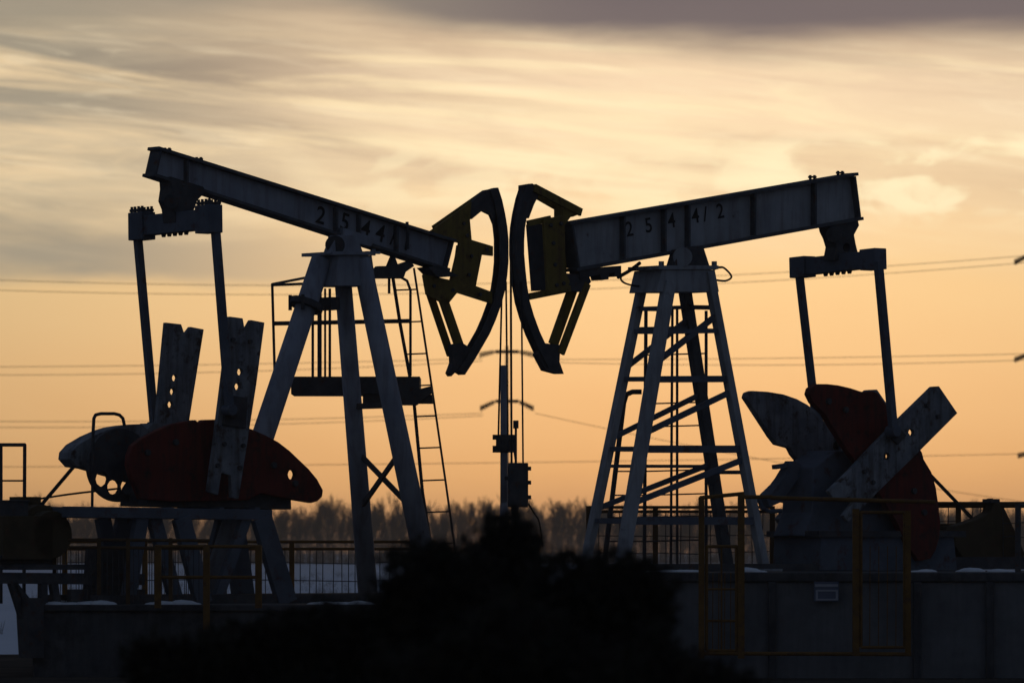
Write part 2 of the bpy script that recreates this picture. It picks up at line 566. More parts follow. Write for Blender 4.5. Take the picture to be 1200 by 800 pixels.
# ================================================================== power line far behind
Yp = 330.0
def far(px, py, Y=Yp): return at(px, py, Y)
kx = (CAM_D + Yp) / PXM
def power_pole(cx, arms, top, label):
    b = atz(cx, -0.12, Yp)
    t = thing('power_pole', b, label, 'power pole', 'poles of the far power line')
    m = MB(); m.tube(b, far(cx, top), 0.19, 0.10, 8); m.build('pole', 'pole_concrete', t)
    for (ay, hw, droop) in arms:
        a = MB(); a.bar(far(cx - hw * .42, ay), far(cx + hw * .42, ay), .24, .16)
        ao = a.build('crossarm', 'insulator', t)
        for sgn in (-1, 1):
            s = MB()
            for dz in (-1.6, 1.6):                           # a pair of strings, discs on a rod
                e0, e1 = far(cx + sgn * hw * .42, ay + dz * .4), far(cx + sgn * hw, ay + droop + dz)
                s.tube(e0, e1, .03, .03, 6)
                for k in range(7):
                    t0 = .12 + .125 * k
                    s.tube(e0.lerp(e1, t0), e0.lerp(e1, t0 + .07), .16, .10, 10)
            s.build('insulator_string', 'insulator', ao)
    return t
power_pole(594, [(412, 33, 4), (470, 32, 9)], 405, 'slim concrete power pole seen between the two horse heads')
pr = power_pole(1222, [(298, 34, 10), (414, 34, 8), (530, 30, 4)], 285, 'concrete power pole cut off by the right edge of the photo')

def wire(name, pts, label, Y=Yp, r=0.021):
    """sagging wires; each run of the list is one span"""
    m = MB()
    for (x0, y0), (x1, y1), sag in pts:
        prev = None
        for i in range(25):
            t = i / 24
            p = at(x0 + (x1 - x0) * t, y0 + (y1 - y0) * t + sag * 4 * t * (1 - t), Y)
            if prev is not None:
                m.tube(prev, p, r, r, 5, caps=False)
            prev = p
    return tag(m.build(name, 'cable'), label, 'power line', 'wires of the far power line')
wire('power_line', [((-60, 326), (1222, 298), 20)], 'upper wire of the highest pair, crossing behind both beams', Yp)
wire('power_line', [((-60, 338), (1222, 306), 20)], 'lower wire of the highest pair, crossing behind both beams', Yp)
wire('power_line', [((-60, 430), (565, 420), 2)], 'upper wire of the middle pair, left of the central pole', Yp)
wire('power_line', [((627, 421), (1222, 414), 2)], 'upper wire of the middle pair, right of the central pole', Yp)
wire('power_line', [((-60, 439), (565, 423), 5)], 'lower wire of the middle pair, left of the central pole', Yp)
wire('power_line', [((627, 424), (1222, 421), 5)], 'lower wire of the middle pair, right of the central pole', Yp)
wire('power_line', [((-60, 493), (566, 484), 4)], 'upper wire of the third pair, passing over the left fence', Yp)
wire('power_line', [((-60, 500), (566, 487), 5)], 'lower wire of the third pair, passing over the left fence', Yp)
wire('power_line', [((-60, 547), (1222, 531), 3)], 'lowest wire, crossing just above the far trees', Yp)
wire('power_line', [((627, 484), (1215, 590), 6)], 'slack wire slanting down to the right from the central pole', Yp - 40, .018)

# ================================================================== concrete foundations
LZ, RZ = 1.09, 1.58
fl = thing('concrete_foundation', (-4.2, 0, 0), 'grey concrete foundation block under the left pump', 'foundation', 'pump foundations')
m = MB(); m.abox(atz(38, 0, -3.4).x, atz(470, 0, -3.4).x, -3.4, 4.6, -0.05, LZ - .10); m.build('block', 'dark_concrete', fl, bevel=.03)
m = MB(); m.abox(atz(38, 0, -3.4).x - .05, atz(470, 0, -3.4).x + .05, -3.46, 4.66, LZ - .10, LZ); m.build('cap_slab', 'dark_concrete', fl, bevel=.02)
fr = thing('concrete_foundation', (4.9, 0, 0), 'tall grey concrete foundation wall under the right pump, bearing a small sign', 'foundation', 'pump foundations')
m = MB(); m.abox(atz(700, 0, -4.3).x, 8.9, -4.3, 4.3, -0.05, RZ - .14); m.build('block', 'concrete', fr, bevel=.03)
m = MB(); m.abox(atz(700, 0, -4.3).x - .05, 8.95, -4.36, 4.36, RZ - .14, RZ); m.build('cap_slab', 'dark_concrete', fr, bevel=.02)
m = MB()
for px in (757, 905, 1075, 1160):                         # joint pilasters on the wall
    p = atz(px, 0, -4.36)
    m.abox(p.x - .06, p.x + .06, -4.40, -4.302, 0, RZ - .142)
m.build_each('pilaster', 'dark_concrete', fr, bevel=.015)

# small notice on the wall
sg = thing('wall_sign', at(968, 693, -4.42), 'small white notice with blue border on the right foundation wall', 'sign')
p0, p1 = at(954, 704, -4.43), at(983, 681, -4.43)
m = MB(); m.abox(p0.x, p1.x, -4.43, -4.41, p0.z, p1.z); m.build('plate', 'sign_ink', sg)
m = MB()
a, b = at(955, 687, -4.43), at(982, 684, -4.43); m.abox(a.x, b.x, -4.436, -4.430, a.z, b.z)
for (x0, y0, x1, y1) in ((956, 703, 982, 701), (956, 692.5, 982, 690.5), (956, 701, 958.5, 692.5), (979.5, 701, 982, 692.5)):
    a, b = at(x0, y0, -4.43), at(x1, y1, -4.43); m.abox(a.x, b.x, -4.436, -4.430, a.z, b.z)
m.build('marking', 'sign_face', sg)

# snow left lying on the slabs
sn = MB(); rs = random.Random(3)
def drift(px0, px1, Y, z, h=.05):
    n = max(3, int((px1 - px0) / 7))
    for i in range(n):
        p = atz(px0 + (px1 - px0) * (i + .5) / n + rs.uniform(-2, 2), z, Y + rs.uniform(-.25, .25))
        sn.ball(p, rs.uniform(.10, .20), 10, 6, rs.uniform(.2, .45) * h / .05)
drift(764, 815, -3.0, RZ, .03); drift(870, 893, -3.4, RZ, .05); drift(1072, 1088, -3.0, RZ, .03); drift(1128, 1143, -2.5, RZ, .05); drift(1168, 1186, -3.0, RZ, .03)
drift(60, 130, -3.0, LZ); drift(370, 430, -2.8, LZ); drift(180, 230, -2.9, LZ)
tag(sn.build('snow_drift', 'snow_lump', smooth=True), 'thin leftover snow lying in clumps along the foundation tops', 'snow', kind='stuff')

# ================================================================== lettering
def glyph(mb, ch, F, px, py, v, h_px, slope, wide=1.0):
    cu = bpy.data.curves.new('t', 'FONT'); cu.body = ch; cu.size = 1.0; cu.align_x = 'CENTER'; cu.offset = 0.012
    ob = bpy.data.objects.new('t', cu); col.objects.link(ob)
    me = bpy.data.meshes.new_from_object(ob)
    bpy.data.objects.remove(ob); bpy.data.curves.remove(cu)
    o = F.at(px, py, v); ex = (F.at(px + 20, py + 20 * slope, v) - o).normalized(); ey = V((0, 0, 1))
    ey = (ey - ex * ey.dot(ex)).normalized()
    k = h_px * (CAM_D + o.y) / PXM / 0.70
    mb.add([o + ex * (q.co.x * k * wide) + ey * ((q.co.y - .35) * k) for q in me.vertices], [tuple(p.vertices) for p in me.polygons])
    bpy.data.meshes.remove(me)


def stiff(mb, F, top, bot, v0, v1, px_w=2.0):
    (xa, ya), (xb, yb) = top, bot
    mb.prism(F.poly([(xa - px_w, ya), (xa + px_w, ya), (xb + px_w, yb), (xb - px_w, yb)], v0), F.v * (v1 - v0))


def walking_beam(F, root, top, bot, fl_w, web_mat, stiffs, chars, slope, lugs, end_caps=(True, True), ch_h=17):
    """I-beam along the pump's middle plane: web, two flanges, stiffeners, painted number"""
    tl, tr = top; bl, br = bot
    web = MB(); web.prism(F.poly([tl, tr, br, bl], -.03), F.v * .06)
    wo_ = web.build('walking_beam', web_mat, root)
    m = MB()
    for (p, q) in ((tl, tr), (bl, br)):
        a, b = F.at(*p), F.at(*q)
        ext = (b - a).normalized() * .06
        m.bar(a - ext, b + ext, .05, fl_w, (0, 0, 1))
    m.build_each('flange', 'shaded_grey_paint', wo_, bevel=.006)
    s = MB()
    for x in stiffs:
        t = (x - tl[0]) / (tr[0] - tl[0]); yt = tl[1] + (tr[1] - tl[1]) * t
        t = (x - bl[0]) / (br[0] - bl[0]); yb = bl[1] + (br[1] - bl[1]) * t
        for sgn in (-1, 1):
            stiff(s, F, (x, yt + 2.5), (x, yb - 2.5), sgn * .031, sgn * (fl_w * .5 - .02), 0.9)
    # end plates
    for (p, q) in ((tl, bl), (tr, br)):
        a, b = F.at(*p), F.at(*q); s.bar(a + V((0, 0, -.03)), b + V((0, 0, .03)), .03, fl_w * .92, F.u)
    s.build_each('stiffener', 'shaded_grey_paint', wo_)
    g = MB()
    for ch, x, y in chars:
        glyph(g, ch, F, x, y, .036, ch_h, slope)
    g.build_each('painted_character', 'black_paint', wo_)
    l = MB()
    for (x, y) in lugs:
        for dx in (-2.5, 2.5):
            for vv in (-.09, .09):
                p = F.at(x + dx, y + 2, vv); l.tube(p, p + V((0, 0, .09)), .022, .022, 6); l.tube(p + V((0, 0, .045)), p + V((0, 0, .075)), .036, .036, 6)
    l.build_each('bolt', 'dark_steel', wo_, per=2)
    return wo_


def equalizer(F, root, far_px, near_px, pin, ends_h, mid_h, bolts, mat_='grey_paint'):
    """cross bar hung from the tail of the beam, with a heavy pivot casting"""
    hw = None
    # u from the middle pixel
    mid = F.at((far_px[0] + near_px[0]) / 2, (far_px[1] + near_px[1]) / 2, 0)
    # solve half-width from the two end pixels
    best = None
    for i in range(60, 220):
        w = i / 100
        a = mid - F.v * w
        px = 600 + PXM * a.x / (CAM_D + a.y)
        if best is None or abs(px - far_px[0]) < best[0]: best = (abs(px - far_px[0]), w)
    hw = best[1]
    a = mid - F.v * hw; b = mid + F.v * hw
    a.z = CAM_Z + (HORIZON - far_px[1]) * (CAM_D + a.y) / PXM
    b.z = CAM_Z + (HORIZON - near_px[1]) * (CAM_D + b.y) / PXM
    d = (b - a)
    m = MB(); m.bar(a, b, mid_h, .20, (0, 0, 1))
    eo = m.build('equalizer', 'stand_paint', root, bevel=.012)
    m = MB()
    for t0, t1 in ((0.0, .17), (.83, 1.0)):
        m.bar(a + d * t0 - d.normalized() * .01, a + d * t1 + d.normalized() * .01, ends_h, .26, (0, 0, 1))
    m.build_each('end_block', 'stand_paint', eo, bevel=.012)
    m = MB()
    for t in (.02, .06, .105, .15, .85, .895, .94, .98) if bolts else ():
        for s in (-.09, .09):
            p = a + d * t + F.u * s; p.z += ends_h / 2 - .01
            m.tube(p, p + V((0, 0, .10)), .024, .024, 6); m.tube(p + V((0, 0, .02)), p + V((0, 0, .06)), .04, .04, 6)
    if bolts: m.build_each('bolt', 'dark_steel', eo, per=2)
    m = MB()
    for t in (.36, .43, .5, .57, .64):
        p = a + d * t; p.z -= mid_h / 2
        m.tube(p, p - V((0, 0, .05)), .045, .03, 6)
    m.build_each('bolt', 'dark_steel', eo)
    return a, b, mid, eo


# ================================================================== LEFT PUMP
L = Frame(410, 1.0, R(40), 1)
PL = thing('pump_jack', L.o + V((0, 0, LZ)), 'left grey pump jack, beam sloping down to the right, painted number 2544/1', 'pump jack', 'two facing pump jacks')
walking_beam(L, PL, ((183, 175), (525, 281.8)), ((177, 206), (517.5, 315.5)), .30, 'blue_grey_paint',
             (216, 391, 418, 462), [('2', 376, 252), ('5', 404.5, 259.5), ('4', 429, 267.5), ('4', 446, 273), ('/', 461, 277), ('1', 477, 283)], .315,
             [(196, 178), (233, 189)], ch_h=20)
# saddle and bearing on the post
m = MB()
m.tube(L.at(392, 287, -.34), L.at(392 + 1, 287, .34), .15, .15, 18)
sb = m.build('saddle_bearing', 'dark_steel', PL, smooth=False)
m = MB()
for v0 in (-.34, .16):
    m.prism(L.poly([(378, 298), (386, 276), (410, 276), (418, 298)], v0), L.v * .18)
m.prism(L.poly([(384, 268), (424, 281), (416, 290), (384, 282)], -.2), L.v * .4)
m.build_each('bearing_block', 'blue_grey_paint', sb, bevel=.01)
# tail bearing
ea, eb, em, eqo = equalizer(L, PL, (158, 266), (252, 256), None, .43, .31, True)
m = MB()
m.prism(L.poly([(186, 208), (224, 220), (227, 226), (217, 236), (213, 247), (217, 259), (191, 262), (189, 246), (185, 236), (187, 222)], -.16), L.v * .32,
        [L.poly(hexagon(201, 217, 3.2), -.16)])
m.tube(L.at(201, 236, -.24), L.at(201, 236, .24), .12, .12, 14)
m.build('tail_bearing', 'dark_steel', PL, bevel=.012)
# pitman arms and cranks
def pitman(F, root, top, bot, v, w=.105):
    m = MB()
    a, b = F.at(*top, v), F.at(*bot, v)
    m.bar(a, b, w, .10, F.u)
    m.tube(b - F.v * .12, b + F.v * .09, .085, .085, 14)
    return m.build('pitman_arm', 'stand_paint', root)
pitman(L, PL, (161, 274), (181, 500), -.98, .11)
pitman(L, PL, (252, 262), (269, 480), .98, .115)

def crank(F, root, pts, v0, th, holes, m_='weight_grey'):
    m = MB(); m.prism(F.poly(pts, v0), F.v * th, [F.poly(hexagon(x, y, r), v0) for x, y, r in holes])
    return m.build('crank', m_, root, bevel=.008)
crank(L, PL, [(191, 378), (209, 380), (213, 392), (220, 383), (235.5, 386), (218, 495), (208, 570), (196, 566), (190, 545), (182, 566), (170, 562), (180, 494)], -.88, .08,
      [(201.5, 443, 4.2), (199, 459, 4.0), (196.5, 474, 4.2)])
cn = crank(L, PL, [(266, 371), (281, 373), (283.5, 387), (290.5, 375), (306.5, 378), (297, 450), (276, 584.5), (268, 583), (267, 557), (256, 554), (252, 580), (240.5, 576), (248, 520), (258, 440)], .74, .08,
           [(278, 436, 4.4), (275, 453, 4.4)], 'weight_grey')
m = MB(); m.prism(L.poly([(262, 462), (288, 466), (286, 502), (260, 498)], .82), L.v * .05)
m.tube(L.at(274, 482, .85), L.at(274, 482, 1.0), .10, .10, 12)
m.build('crank_pin_block', 'dark_steel', cn, bevel=.008)
# counterweights
red = [(149, 560), (145, 545), (146, 534), (150, 522), (160, 514), (171, 508), (184, 501.5), (196, 497), (210, 494), (224, 492), (228, 496), (233, 492), (248, 491.5), (270, 496), (290, 503),
       (306, 510), (321, 518), (334, 528), (346, 539.5), (356, 549), (366, 561), (373, 574), (372, 582), (367, 587), (360, 589), (335, 585), (300, 578), (285, 586), (200, 588), (160, 585)]
m = MB(); m.prism(L.poly([(150, 560), (148, 535), (172, 510), (226, 497), (270, 500), (306, 516), (318, 535), (310, 574), (200, 584)], .12), L.v * .24); m.prism(L.poly(red, .36), L.v * .13, [L.poly(hexagon(337, 556, 6.5), .36)])
cw = m.build('counterweight', 'red_paint', PL, bevel=.02)
cw['label'] = 'red crescent shaped counterweight on the near crank'
fw = [(68, 538), (69, 530), (77, 521), (93, 511.5), (110, 504), (122, 500.5), (135, 498.5), (151, 497), (157, 503), (164, 496), (185, 497), (210, 503), (235, 514), (262, 532), (285, 552), (290, 575),
      (270, 580), (200, 575), (150, 566), (115, 556), (91, 549), (76, 547)]
m = MB(); m.prism(L.poly(fw, -.70), L.v * .34)
cw = m.build('counterweight', 'weight_grey', PL, bevel=.02)
cw['label'] = 'pale grey crescent shaped counterweight on the far crank'
def bolts(F, owner, pts, v, r=.05, h=.05):
    for (x, y) in pts:
        m = MB(); p = F.at(x, y, v); m.tube(p, p + F.v * h, r, r, 6); m.build('bolt', 'dark_steel', owner)
bolts(L, PL.children[-2], [(172, 530), (205, 518), (320, 545), (345, 566)], .49)
bolts(L, cn, [(262, 520), (284, 522), (254, 545), (280, 548), (292, 400), (272, 398)], .82, .035)
# gear reducer with its big pulley
m = MB(); m.prism(L.poly([(165, 592), (168, 545), (190, 522), (255, 520), (290, 540), (296, 592)], -.42), L.v * .76)
gr = m.build('gear_reducer', 'dark_steel', PL, bevel=.03)
m = MB(); m.prism(L.poly([(140, 593), (142, 572), (150, 560), (300, 566), (308, 572), (309, 597)], -.36), L.v * .72); m.build('reducer_base', 'dark_steel', gr, bevel=.02)
def wheel(F, root, c, r, v0, w, holes, nm='pulley', m_='dark_steel'):
    m = MB(); n = 40
    rim = [(c[0] + r * .86 * math.cos(2 * math.pi * i / n), c[1] + r * math.sin(2 * math.pi * i / n)) for i in range(n)]
    m.prism(F.poly(rim, v0), F.v * w, [F.poly([(c[0] + hr * .86 * math.cos(2 * math.pi * i / 10 + a0) + hd * .86 * math.cos(ha), c[1] + hr * math.sin(2 * math.pi * i / 10 + a0) + hd * math.sin(ha)) for i in range(10)], v0) for ha, hd, hr, a0 in holes])
    return m.build(nm, m_, root, bevel=.01)
wheel(L, gr, (137, 545), 43, -.20, .08, [(math.radians(146), 29, 9, 0), (math.radians(108), 27, 9, .3), (math.radians(68), 27, 9, 0)])
m = MB(); m.pipe([L.at(109, 508, -.1), L.at(110, 490, -.1), L.at(112, 486, -.1), L.at(118, 484.5, -.1), L.at(134, 484.5, -.1), L.at(140, 486, -.1), L.at(144, 490, -.1), L.at(146, 499, -.1)], .026)
m.tube(L.at(109, 508, -.1), L.at(108, 594, -.1), .022)
m.build('guard_hoop', 'dark_steel', PL)
# drive belts to the motor
m = MB()
for dv in (-.06, .0, .06):
    m.bar(L.at(86, 547, -.22 + dv), L.at(36, 606, -.22 + dv), .05, .03, F_ := V((0, 0, 1)))
m.build_each('drive_belt', 'cable', PL)
# reducer stand
m = MB()
m.prism(L.poly([(72, 593), (312, 597), (312, 609), (72, 606)], .55), L.v * .16)
m.prism(L.poly([(30, 593), (265, 597), (265, 609), (30, 606)], -.70), L.v * .16)
for px in (85, 140, 200, 260, 302):
    a = L.at(px, 598, .55); m.bar(a, a - L.v * 1.1, .10, .10)
st = m.build('reducer_stand', 'stand_paint', PL, bevel=.008)
m = MB()
for (x0, x1, v, w) in ((180, 207, .55, 13), (212, 238, .68, 17), (288, 252, .60, 10), (306, 336, .68, 20), (165, 149, .62, 13)):
    m.bar(L.at(x0, 606, v), L.atz(x1, LZ, v), w / 75 / .77, .12, L.u)
for (x0, x1, v, w) in ((262, 236, -.62, 14), (272, 286, -.62, 22), (150, 122, -.62, 22), (120, 140, -.62, 14)):
    m.bar(L.at(x0, 606, v), L.atz(x1, LZ, v), w / 75 / .77, .12, L.u)
m.build_each('stand_leg', 'stand_paint', st, bevel=.008)
# base skid
m = MB()
for v in (-.62, .62):
    a, b = L.atz(60 + (v > 0) * 50, LZ + .07, v), L.atz(470 + (v > 0) * 40, LZ + .07, v)
    m.bar(a, b, .14, .20, (0, 0, 1))
m.build_each('base_skid', 'dark_steel', PL)
# samson post: three tubular legs under a head box
m = MB()
near = [(397, 299), (436, 299), (441, 335), (392, 335)]
m.prism(L.poly(near, .34), L.v * -.68)
hd = m.build('post_head', 'blue_grey_paint', PL, bevel=.012)
m = MB(); m.prism(L.poly([(391, 294.5), (440, 294.5), (440, 298.5), (391, 298.5)], .40), L.v * -.82)
for (x, v) in ((393, .3), (438, .3), (393, -.3), (436, -.3)):
    p = L.at(x, 296, v); m.bar(p - L.u * .12, p + L.u * .12, .04, .04)
    p = L.at(x, 292, v); m.tube(p, p - V((0, 0, .1)), .03, .03, 6)
m.build('head_plate', 'blue_grey_paint', hd)
def leg(F, root, top, bot_px, bz, v0, v1, r0, r1, nm='post_leg', m_='blue_grey_paint'):
    m = MB(); a = F.at(*top, v0); b = F.atz(bot_px, bz, v1)
    m.tube(a, b, r0, r1, 18, caps=True)
    o = m.build(nm, m_, root, smooth=False)
    o.data.shade_smooth()
    m = MB(); m.box(b + V((0, 0, .02)), F.u * .26, F.v * .26, (0, 0, .02)); m.build('foot_plate', 'dark_steel', o)
    return o, a, b
lg, ra, rb = leg(L, PL, (377, 304), 243, LZ, 0, 0, .165, .19)
m = MB(); d = (rb - ra); p = ra + d * .135
m.tube(p - d.normalized() * .05, p + d.normalized() * .05, .27, .27, 18)
q = L.at(384, 356, .0); m.box(q, L.u * .09, L.v * .2, (0, 0, .10))
for s in (-.16, .16):
    c = p - L.u * .20 + L.v * s; m.tube(c + V((0, 0, -.08)), c + V((0, 0, .16)), .03, .03, 6)
m.build('leg_clamp', 'dark_steel', lg)
_, aa, ab = leg(L, PL, (402, 330), 432, LZ, -.2, -.85, .135, .16)
_, ba, bb = leg(L, PL, (423, 303), 508, LZ, .25, .85, .15, .175)
m = MB()
def along(a, b, z): t = (z - a.z) / (b.z - a.z); return a + (b - a) * t
za, zb = CAM_Z + 118 / 75 * 1.01, CAM_Z + 47 / 75 * 1.01
m.bar(along(aa, ab, za), along(ba, bb, zb), .075, .05); m.bar(along(ba, bb, za) , along(aa, ab, zb) - L.u * .06, .075, .05)
z = CAM_Z + 172 / 75; m.bar(along(aa, ab, z), along(ba, bb, z), .09, .09)
m.build_each('post_brace', 'dark_steel', PL)

# horse head
def head_part(F, root, nm, outer, holes, v0, th, m_, bev=.006):
    m = MB(); m.prism(F.poly(outer, v0), F.v * th, [F.poly(h, v0) for h in holes]); return m.build(nm, m_, root, bevel=bev)
Larc_o = [(570, 222), (584, 220), (588.5, 234), (592, 250), (594.5, 265), (596, 280), (596, 307), (594.5, 323), (592, 340), (587.5, 357), (581, 375), (574, 391), (566, 405), (556, 422), (545, 439)]
HV, DEP = .10, .17
def inner(arc, dx, k0, k1):
    """inner edge of a curved band, a constant distance inside its outer edge"""
    out = []
    for i in range(k1, k0 - 1, -1):
        a, b = V(arc[max(0, i - 1)]), V(arc[min(len(arc) - 1, i + 1)])
        t = (b - a).normalized(); n = V((-t.y, t.x)) * dx
        out.append((arc[i][0] + n.x, arc[i][1] + n.y))
    return out
def head_arc(F, root, near_arc, dx, label):
    """curved band of the horse head: two thin rims and the rolled plate between them"""
    band = F.poly(near_arc + inner(near_arc, dx, 0, len(near_arc) - 1), HV)
    m = MB(); m.prism(band, F.v * -.03); ho = m.build('horse_head', 'dark_steel', root, bevel=.004); ho['label'] = label
    m = MB(); m.prism([p - F.v * DEP for p in band], F.v * .03); m.build('far_rim', 'dark_steel', ho)
    m = MB(); arc = F.poly(near_arc, HV - .031)
    for a, b in zip(arc, arc[1:]):
        m.prism([a, b, b - F.u * .03, a - F.u * .03], F.v * -(DEP - .062))
    m.build('arc_face', 'dark_steel', ho)
    return ho
HL = head_arc(L, PL, Larc_o[1:], 9.5, 'curved horse head with olive yellow side frames')
def plate(F, root, nm, pts, v0, v1, m_, holes=()):
    m = MB(); m.prism(F.poly(pts, v0), F.v * (v1 - v0), [F.poly(h, v0) for h in holes]); return m.build(nm, m_, root, bevel=.005)
boxL = [(505, 270.5), (553, 236), (551, 258.5), (553, 281), (578, 288.5), (578, 300), (565, 298.5), (558, 335), (577, 342), (577, 356), (536, 343), (524, 358), (500, 345), (496, 323), (497, 321), (528, 328), (538, 285)]
plate(L, HL, 'head_box', boxL, HV - .035, HV - .075, 'yellow_paint')
plate(L, HL, 'head_box', [(x - 3, y) for x, y in [(548, 284), (560, 290), (556, 336), (542, 342), (520, 344), (524, 334), (540, 334)]], HV - DEP, HV - DEP + .04, 'yellow_paint')
plate(L, HL, 'head_web', [(540, 287), (544, 288), (538, 334), (534, 332)], HV - .08, HV - DEP - .03, 'dark_steel')
m = MB()
m.bar(L.at(519, 350, HV - .06), L.at(539, 408, HV - .06), .17, .05, L.u)
m.bar(L.at(503, 342, HV - .26), L.at(528, 416, HV - .26), .13, .05, L.u)
m.bar(L.at(508, 268, HV - .20), L.at(568, 226, HV - .12), .10, .05, (0, 0, 1))
m.build_each('head_strut', 'yellow_paint', HL, bevel=.005)
plate(L, HL, 'head_gusset', [(530, 404), (541, 401), (551, 407), (560, 412), (545, 439), (541, 436), (534, 436), (529, 441), (526.5, 437), (531, 425)], HV - .032, HV - .14, 'dark_steel')
plate(L, HL, 'head_gusset', [(549, 240), (568, 223), (584, 220), (587, 232), (579, 262), (575, 252), (565, 247), (553, 257)], HV - .036, HV - .10, 'dark_steel')

bolts(L, HL, [(543, 262), (547, 276), (570, 292), (552, 300), (549, 322), (508, 335), (530, 340), (562, 345)], HV - .035, .03, .03)
# bridle and polished rod of the left well
m = MB()
ca, cb = L.at(584, 375, .1), L.at(595, 330, -.12)
za_ = L.at(584, 512, .1); zb_ = L.at(595, 512, -.12)
wl = L.at(590, 520, 0)
m.tube(L.at(588, 345, .07), za_, .016, .016, 6); m.tube(L.at(593, 330, -.05), zb_, .016, .016, 6)
br = m.build_each('bridle_cable', 'cable', PL)[0]
m = MB()
for y in (512, 526):
    p = L.at(591, y, 0); m.box(p, V((.19, 0, 0)), V((0, .07, 0)), (0, 0, .055 if y == 526 else .04))
p0 = L.at(589, 519, 0); m.tube(p0 + V((0, 0, -.13)), p0 + V((0, 0, .06)), .11, .11, 10)
p1 = L.at(600, 519, 0); m.tube(p1 + V((0, 0, -.1)), p1 + V((0, 0, .08)), .06, .06, 8)
m.build('carrier_bar', 'dark_steel', br)
m = MB(); m.tube(L.at(590, 428, 0), L.at(590.5, 606, 0), .05, .062, 12); m.build('polished_rod', 'blue_grey_paint', br, smooth=True)

# work platform behind the post with rails, ladder
PY0, PY1 = 2.3, 3.7
m = MB()
a, b = at(341, 463, PY0), at(492, 441, PY0)
m.abox(a.x, b.x, PY0, PY1, a.z + .02, b.z)
a2, b2 = at(425, 472, PY0), at(507, 462, PY0); m.abox(a2.x, b2.x, PY0 + .05, PY0 + .6, a2.z, b2.z)
m.prism([at(468, 462, PY0 - .01), at(505, 452, PY0 - .01), at(507, 459, PY0 - .01), at(488, 474, PY0 - .01), at(468, 474, PY0 - .01)], (0, .5, 0))
plo = m.build('work_platform', 'dark_steel', PL)
m = MB()
r_ = .022
m.pipe([at(322, 440, PY0), at(319, 333, PY0), at(360, 325, PY1), at(470, 325, PY1), at(477, 329, PY1), at(481, 340, PY1), at(481, 440, PY1)], r_)
m.pipe([at(319, 334, PY0), at(440, 329, PY0)], r_); m.pipe([at(320, 379, PY0), at(480, 376, PY1)], .035)
for px, r in ((366.5, .022), (374.5, .036), (381, .018), (386.5, .022)):
    m.tube(at(px, 338, PY0 + .2), at(px, 441, PY0 + .2), r)
m.tube(at(322, 440, PY0), at(341, 452, PY0), .03)
m.build('railing', 'dark_steel', plo)
m = MB()
YL = 3.0
sl0 = [at(459, 316, YL), at(469, 380, YL), at(484.5, 464, YL), at(495, 576, YL - .1), at(507, 652, YL - .2), atz(513, LZ, YL - .3)]
sr0 = [at(485, 314, YL), at(495, 380, YL), at(508.5, 470, YL), at(523, 570, YL - .1), at(534, 650, YL - .2), atz(541, LZ, YL - .3)]
for a, b in zip(sl0, sl0[1:]): m.bar(a, b, .055, .05, (1, 0, 0))
for a, b in zip(sr0, sr0[1:]): m.bar(a, b, .036, .05, (1, 0, 0))
lad = m.build('ladder', 'dark_steel', PL)
m = MB()
def pick(pts, y):
    z = CAM_Z + (HORIZON - y) / 75 * (CAM_D + YL) / 90
    for a, b in zip(pts, pts[1:]):
        if b.z <= z <= a.z: return along(a, b, z)
    return pts[-1]
for y in (340, 377.5, 415, 452, 488, 525, 563, 600, 637, 672):
    m.tube(pick(sl0, y), pick(sr0, y - 1), .013, .013, 6)
m.build_each('rung', 'dark_steel', lad)
# little bracket with a rod under the beam and a rod through it
m = MB()
m.prism(L.poly([(434, 318), (440, 312), (452, 312), (457, 300), (461, 311), (476, 306), (480, 312), (470, 319), (468, 325), (434, 327)], .0), L.v * .12)
m.tube(L.at(456, 325, .05), L.at(456, 344, .05), .022); m.tube(L.at(477, 260, .12), L.at(478, 292, .12), .025, .025, 8)
m.build('stop_bracket', 'dark_steel', PL)
m = MB(); m.prism(L.poly([(488, 314), (500, 312), (524, 324), (500, 326)], -.15), L.v * .3); m.build('beam_clamp', 'dark_steel', PL)
# motor on its frame at the tail end
m = MB()
mc = L.at(34, 622, -.25)
m.tube(mc - L.v * .55, mc + L.v * .35, .40, .40, 22)
for i in range(12):
    t = 2 * math.pi * i / 12
    o = L.u * math.cos(t) * .42 + V((0, 0, math.sin(t) * .42)); m.bar(mc - L.v * .45 + o, mc + L.v * .25 + o, .05, .03)
m.box(mc + V((0, 0, .42)) - L.v * .1, L.u * .18, L.v * .16, (0, 0, .10))
mo = m.build('motor', 'olive_paint', PL)
m = MB(); gcn = L.at(52, 626, .12)
pts = [gcn + L.u * (.36 * math.cos(t)) + V((0, 0, .36 * math.sin(t))) for t in [2 * math.pi * i / 24 for i in range(24)]]
m.prism(pts, L.v * .22); m.box(gcn - L.u * .45 + L.v * .1 + V((0, 0, -.05)), L.u * .45, L.v * .12, (0, 0, .33)); m.build('motor_guard', 'olive_paint', mo, bevel=.02)
m = MB()
for v in (-.7, .35):
    m.prism(L.poly([(-30, 670), (165, 672), (165, 685), (-30, 683)], v), L.v * .10)
for v in (-.66, .40):
    for (x0, x1) in ((12, 27), (48, 50), (60, 66)):
        m.bar(L.at(x0 + 2, 682, v), L.atz(x1, .9 if x1 < 40 else LZ, v), .12, .10, L.u)
    m.bar(L.at(15, 684, v), L.atz(45, LZ - .2, v), .11, .1, L.u)
m.build_each('motor_frame', 'dark_steel', PL)

